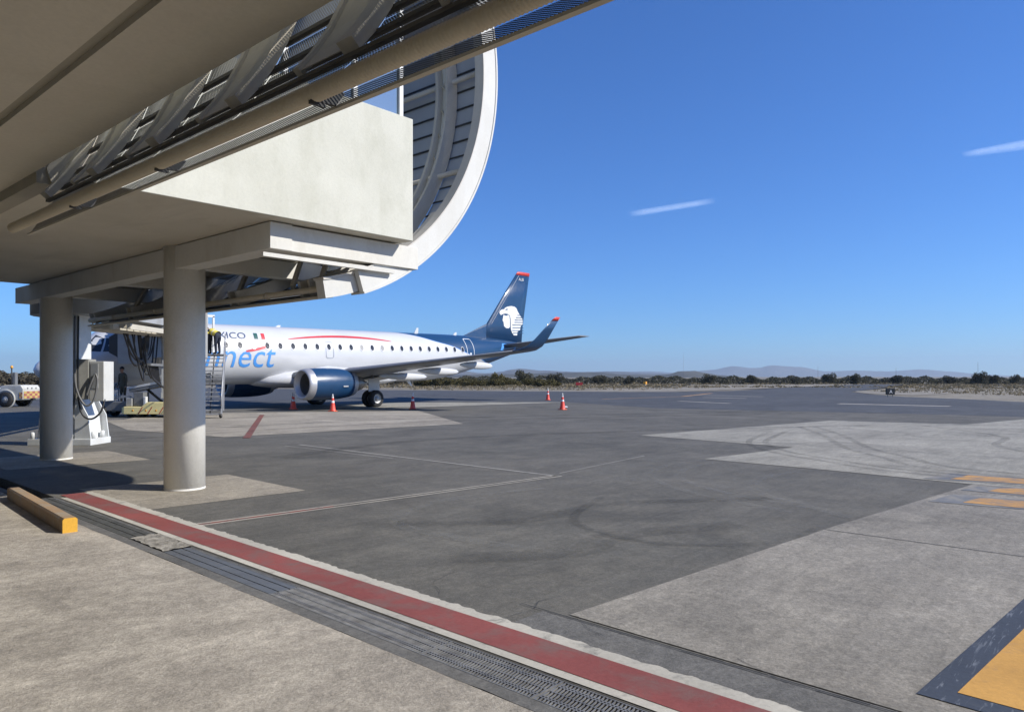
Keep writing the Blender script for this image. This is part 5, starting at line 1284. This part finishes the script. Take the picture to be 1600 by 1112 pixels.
# ------------------------------------------------------------------ verge, scrub, tree line, hills
sheet('gravel_verge', [(80, 43.6), (122, 46.4), (190, 52.4), (150, 75), (96, 62), (78, 56), (68, 71.5), (59, 111), (45, 179), (43, 178), (57, 110), (66.5, 70), (75.5, 48)], .012, M['gravel'])
sheet('gravel_verge', [(84.2, 22.8), (94, 27.2), (100, 28.5), (110, 20), (90, 16.5), (80, 17.5)], .012, M['gravel'])
def leafcloud(name, n, rx, ry, rz, leaf, lobes, mat, seed, zc=.5, trunk=True):
    """crown of leaf-sized quads spread through several uneven lobes"""
    r = random.Random(seed); mb = MB()
    L = [(r.uniform(-.6, .6) * rx, r.uniform(-.6, .6) * ry, zc * rz + r.uniform(-.35, .45) * rz * .7, r.uniform(.35, .6)) for _ in range(lobes)]
    for i in range(n):
        lx_, ly_, lz_, lr = L[r.randrange(lobes)]
        d = Vector((r.gauss(0, 1), r.gauss(0, 1), r.gauss(0, 1))).normalized() * (r.random() ** .35)
        p = Vector((lx_ + d.x * rx * lr, ly_ + d.y * ry * lr, max(.04, lz_ + d.z * rz * lr * .8)))
        a = Vector((r.gauss(0, 1), r.gauss(0, 1), r.gauss(0, 1))).normalized(); b = a.cross(Vector((r.gauss(0, 1), r.gauss(0, 1), r.gauss(0, 1)))).normalized()
        s_ = leaf * r.uniform(.5, 1.3); q = a * s_; w_ = b * s_ * .6
        mb.face([p - q - w_, p + q - w_ * .6, p + q * .8 + w_, p - q * .7 + w_])
    o = mb.build(name, mat, fix=False); me = o.data; bpy.data.objects.remove(o); return me
def trunkmesh(name, h_, r_, seed):
    r = random.Random(seed); mb = MB()
    mb.tube([(0, 0, -.4), (r.uniform(-.1, .1), r.uniform(-.1, .1), h_ * .4), (r.uniform(-.2, .2), r.uniform(-.2, .2), h_ * .8)], [r_, r_ * .8, r_ * .4], 7)
    for i in range(5):
        a = r.uniform(0, 6.28); z0 = h_ * r.uniform(.15, .5)
        mb.tube([(0, 0, z0), (math.cos(a) * h_ * .3, math.sin(a) * h_ * .3, z0 + h_ * .35)], [r_ * .5, r_ * .2], 5)
    o = mb.build(name, M['bark']); me = o.data; bpy.data.objects.remove(o); return me
crowns = [leafcloud('crown', 1900, 3.2, 2.2, 1.9, .17, 9, M['olive'], s, .42) for s in (1, 2, 3)]
dcrowns = [leafcloud('crown', 1700, 2.8, 2.4, 3.0, .20, 8, M['darkleaf'], s, .5) for s in (4, 5, 6)]
trunks = [trunkmesh('trunk', 1.7, .12, 1), trunkmesh('trunk', 2.8, .16, 2)]
def tree(nm, u, Yc, sc, kind, idx, label, cat, group):
    x, y, _ = ipos(u, Yc); r = math.hypot(x, y); z = -.02 - .0045 * max(0, r - 110) if r < 420 else -1.42
    t = thing(nm, (x, y, z), label, cat, idx * 1.3, group)
    mesh_child('crown', (crowns if kind == 0 else dcrowns)[idx % 3], t); mesh_child('trunk', trunks[kind], t)
    t.scale = (sc[0], sc[0], sc[1]); return t
NUM = ['one', 'two', 'three', 'four', 'five', 'six', 'seven', 'eight', 'nine', 'ten', 'eleven', 'twelve', 'thirteen', 'fourteen', 'fifteen']
bush = [(668, 150, 1.0, .95), (690, 146, .9, 1.1), (657, 152, .6, .7), (725, 150, .8, .95), (742, 148, .75, .85), (772, 146, .8, .85), (783, 150, .8, 1.0), (800, 143, .85, .8), (778, 165, .7, 1.5), (832, 148, .7, .95), (843, 143, .9, .85), (856, 150, .7, .8), (868, 146, .45, .5), (760, 170, .6, .8), (705, 165, .8, .8)]
for i, (u, Yc, a, b) in enumerate(bush):
    lab = {0: 'broad olive scrub bush just right of the belly antenna', 8: 'taller rounder olive bush rising behind the scrub row', 11: 'rightmost large olive bush before the bare dry ground', 12: 'smallest low bush at the right end of the scrub row'}.get(i, 'rounded olive scrub bush beyond the tail, number %s from the left in its row' % NUM[sorted(q[0] for q in bush).index(u)])
    tree('scrub_bush', u, Yc, (a, b * .95), 0, i, lab, 'bush', 'olive scrub bushes beyond the airliner')
dt = [(817, 175, .9, 1.05), (866, 182, .9, .85), (935, 215, .9, .75), (985, 200, .7, .7), (1108, 225, .85, .9), (1176, 240, .9, .95), (1294, 235, .9, 1.05), (1338, 240, .8, 1.0), (1402, 238, .8, .95), (1484, 240, .8, .85), (1530, 228, 1.0, 1.15), (1550, 235, .8, 1.0), (1588, 236, .8, .95), (1240, 245, .8, .8)]
for i, (u, Yc, a, b) in enumerate(dt):
    lab = {0: 'dark round tree standing just left of the scrub gap under the tail', 1: 'dark low tree behind the right end of the scrub row', 6: 'dark tree bump on the horizon left of the taxiway sign', 10: 'largest dark tree on the horizon near the right edge'}.get(i, 'dark tree standing above the far tree line, number %s from the left' % NUM[sorted(q[0] for q in dt).index(u)])
    tree('tree', u, Yc, (a, b), 1, i, lab, 'tree', 'dark trees along the horizon')
for i, (u, Yc, a, b) in enumerate([(8, 175, 1.8, 1.0), (30, 178, 1.7, .95), (52, 180, 1.6, .85), (-15, 172, 1.8, 1.1), (72, 185, 1.6, .8), (100, 190, 1.6, .8)]):
    lab = ['hazy grey-brown tree above the tug body at the far left', 'hazy grey-brown tree behind the tug beacon', 'hazy grey-brown tree left of the airliner nose', 'hazy tree at the very left edge behind the tug', 'low hazy tree behind the first column', 'low hazy tree behind the boarding bridge pedestal'][i]
    t = tree('tree', u, Yc, (a, b), 1, i, lab, 'tree', 'hazy trees behind the tug')
    for ch in kids(t):
        if ch.name.startswith('crown'):
            me2 = ch.data.copy(); me2.materials[0] = M['dryleaf']; ch.data = me2
# low tree line that reads as one mass
def foliage_mass(name, spans, mat, seed):
    r = random.Random(seed); mb = MB()
    for (u0, u1, Yc, hmin, hmax, n, leaf) in spans:
        ph = r.uniform(0, 6)
        for i in range(n):
            u = r.uniform(u0, u1); yc = Yc + r.uniform(-6, 14)
            hh = hmin + (hmax - hmin) * (.5 + .25 * math.sin(u * .21 + ph) + .25 * math.sin(u * .063 + 2 * ph))
            x, y, _ = ipos(u, yc); g = -.02 - .0045 * max(0, math.hypot(x, y) - 110)
            p = Vector((x, y, g + hh * r.random() ** .8))
            a = Vector((r.gauss(0, 1), r.gauss(0, 1), r.gauss(0, 1))).normalized(); b = a.cross(Vector((r.gauss(0, 1), r.gauss(0, 1), r.gauss(0, 1)))).normalized(); s_ = leaf * r.uniform(.5, 1.4)
            mb.face([p - a * s_ - b * s_ * .6, p + a * s_ - b * s_ * .5, p + a * s_ * .8 + b * s_ * .6, p - a * s_ * .7 + b * s_ * .6])
    o = mb.build(name, mat, fix=False); o['kind'] = 'stuff'; return o
foliage_mass('tree_line', [(560, 1720, 245, 1.5, 2.9, 30000, .26)], M['darkleaf'], 2)
foliage_mass('far_scrub', [(-80, 640, 200, 2.6, 3.8, 9000, .4)], M['dryleaf'], 3)
foliage_mass('dry_tufts', [(560, 1700, 128, .05, .45, 5000, .16), (560, 1700, 165, .05, .5, 4000, .2), (560, 1700, 205, .05, .6, 3000, .25), (-60, 300, 165, .1, .5, 2000, .25)], M['grass'], 5)
r = random.Random(11); mb = MB()
for i in range(900):   # verge tussocks near the pavement edge
    u = r.uniform(640, 1680); f_ = r.random(); yc = (97 - 30 * max(0, (u - 1240) / 400) + f_ * 40) if u > 1240 else 100 + f_ * 40
    x, y, _ = ipos(u, yc)
    if 90 < x < 190 and 27 < y < 53: continue
    for k_ in range(7):
        p = Vector((x + r.gauss(0, .25), y + r.gauss(0, .25), .0)); a = Vector((r.gauss(0, .5), r.gauss(0, .5), 1)).normalized(); b = Vector((r.gauss(0, 1), r.gauss(0, 1), 0)).normalized(); h_ = r.uniform(.08, .26)
        mb.face([p - b * .05, p + b * .05, p + a * h_ + b * .04, p + a * h_ - b * .04])
mb.build('verge_grass', M['grass'], fix=False)['kind'] = 'stuff'
# hills: ridges with real depth
def ridge(name, prof, Y0, depth, mat, seed, foot=-8):
    """prof: (u, height px above the v=588 horizon line); a ridge running across the view with sloping flanks"""
    r = random.Random(seed); us = []; u = prof[0][0]; step = 9
    while u <= prof[-1][0]: us.append(u); u += step
    def hp(u):
        for i in range(len(prof) - 1):
            if prof[i][0] <= u <= prof[i + 1][0]:
                t_ = (u - prof[i][0]) / (prof[i + 1][0] - prof[i][0]); t_ = t_ * t_ * (3 - 2 * t_); return prof[i][1] * (1 - t_) + prof[i + 1][1] * t_
        return 0
    rows = 11; mb = MB(); V = []
    for j in range(rows):
        q = j / (rows - 1); row = []
        for u in us:
            k_ = math.sin(math.pi * min(1, q * 1.15)) ** .8 if q < .87 else math.sin(math.pi * q)
            yc = Y0 + depth * (q - .5); x, y, _ = ipos(u, yc)
            H = hp(u) * Y0 / 1140 + CH
            z = foot + (H - foot) * max(0, math.sin(math.pi * q)) * (1 + r.uniform(-.07, .07) * (0 if j == rows // 2 else 1)) + (r.uniform(-.035, .035) * H if j == rows // 2 else 0)
            row.append(mb.bm.verts.new((x, y, z)))
        V.append(row)
    for j in range(rows - 1):
        for i in range(len(us) - 1):
            f = mb.bm.faces.new([V[j][i], V[j][i + 1], V[j + 1][i + 1], V[j + 1][i]]); f.smooth = True
    return struct(name, mb, mat)
ridge('mountains', [(820, 0), (870, 3), (930, 7), (1010, 8), (1060, 6), (1110, 10), (1145, 16), (1185, 13), (1205, 17), (1250, 15), (1290, 8), (1340, 9), (1385, 8), (1440, 11), (1480, 8), (1540, 3), (1600, 0)], 12000, 1800, M['hill_far'], 1, -60)
ridge('mountains', [(560, 2), (660, 6), (715, 9), (760, 5), (815, 12), (850, 9), (900, 7), (960, 8), (1010, 5), (1080, 3), (1120, 0)], 6000, 1200, M['hill_far'], 2, -40)
ridge('low_hills', [(600, 0), (700, 2), (800, 4), (880, 6), (935, 6), (980, 3), (1020, 2), (1045, 3), (1058, 8), (1085, 9), (1105, 5), (1125, 2), (1160, -1)], 2600, 420, M['hill_near'], 3, -15)
# antenna masts on the skyline
for i, (u, Yc, h_, lab) in enumerate([(1068, 900, 30, 'thin lattice mast above the dark hill'), (1278, 700, 12, 'thin short mast left of the taxiway sign on the skyline'), (1400, 700, 11, 'thin short mast right of the taxiway sign on the skyline'), (1528, 600, 14, 'thin mast over the largest tree near the right edge')]):
    x, y, _ = ipos(u, Yc, -1.4); t = thing('antenna_mast', (x, y, -1.4), lab, 'mast', 0, 'masts on the skyline')
    mb = MB()
    for k_ in range(3):
        a = 2.09 * k_; mb.bar((math.cos(a) * .5, math.sin(a) * .5, 0), (math.cos(a) * .1, math.sin(a) * .1, h_), .05, .05)
    mb.build('tower_legs', M['gsegrey'], t)['kind'] = 'stuff'
    mb = MB(); mb.tube([(0, 0, h_), (0, 0, h_ * 1.1)], .05, 6); mb.build('tip', M['gsegrey'], t)
# window-glass reflections, put in as pale streak meshes high in the sky
m, k = newmat('reflection_streak_mat', 1, 0, 0); k.b.inputs['Base Color'].default_value = (.9, .93, .97, 1)
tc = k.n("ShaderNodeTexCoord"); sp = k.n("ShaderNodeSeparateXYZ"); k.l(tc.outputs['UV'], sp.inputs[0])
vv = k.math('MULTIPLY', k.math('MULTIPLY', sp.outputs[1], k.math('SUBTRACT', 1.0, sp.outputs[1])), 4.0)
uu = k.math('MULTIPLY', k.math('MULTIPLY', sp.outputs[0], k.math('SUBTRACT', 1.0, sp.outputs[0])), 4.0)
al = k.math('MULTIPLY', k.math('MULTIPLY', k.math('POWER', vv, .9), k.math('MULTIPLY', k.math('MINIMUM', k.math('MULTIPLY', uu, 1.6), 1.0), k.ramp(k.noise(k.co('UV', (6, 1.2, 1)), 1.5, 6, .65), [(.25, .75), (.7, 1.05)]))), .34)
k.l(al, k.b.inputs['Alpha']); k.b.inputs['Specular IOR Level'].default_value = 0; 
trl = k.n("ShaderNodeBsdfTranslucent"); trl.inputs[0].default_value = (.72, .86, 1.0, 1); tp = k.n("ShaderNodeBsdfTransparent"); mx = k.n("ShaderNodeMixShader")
k.l(al, mx.inputs[0]); k.l(tp.outputs[0], mx.inputs[1]); k.l(trl.outputs[0], mx.inputs[2]); k.l(mx.outputs[0], k.out.inputs[0]); M['reflection_streak'] = m
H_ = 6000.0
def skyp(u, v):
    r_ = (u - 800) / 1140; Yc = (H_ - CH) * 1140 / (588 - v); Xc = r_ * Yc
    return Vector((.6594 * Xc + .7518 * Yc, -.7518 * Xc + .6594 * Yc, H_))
for (a, b, c, d, lab) in (((980, 330), (1117, 308), (1120, 318), (984, 340), 'short pale window-glass reflection streak in the middle of the sky'), ((1498, 238), (1640, 210), (1640, 230), (1506, 247), 'short pale window-glass reflection streak at the right edge of the sky')):
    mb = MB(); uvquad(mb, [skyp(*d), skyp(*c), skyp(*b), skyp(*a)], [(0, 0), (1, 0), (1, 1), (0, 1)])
    mb2 = mb.build('reflection_streak', M['reflection_streak'], fix=False); tag(mb2, lab, 'reflection_streak', 'pale streaks in the sky')
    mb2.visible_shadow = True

# haze
mb = MB(); mb.b2((-14500, -14500, -75), (14500, 14500, 330)); hz = mb.build('haze', [])
hm = bpy.data.materials.new('haze_mat'); hm.use_nodes = True; hm.node_tree.nodes.clear()
ho = hm.node_tree.nodes.new('ShaderNodeOutputMaterial'); pv = hm.node_tree.nodes.new('ShaderNodeVolumePrincipled')
pv.inputs['Color'].default_value = (.66, .82, 1.0, 1); pv.inputs['Density'].default_value = .8e-4; pv.inputs['Anisotropy'].default_value = .2
hm.node_tree.links.new(pv.outputs[0], ho.inputs['Volume']); hz.data.materials.append(hm); hz['kind'] = 'stuff'
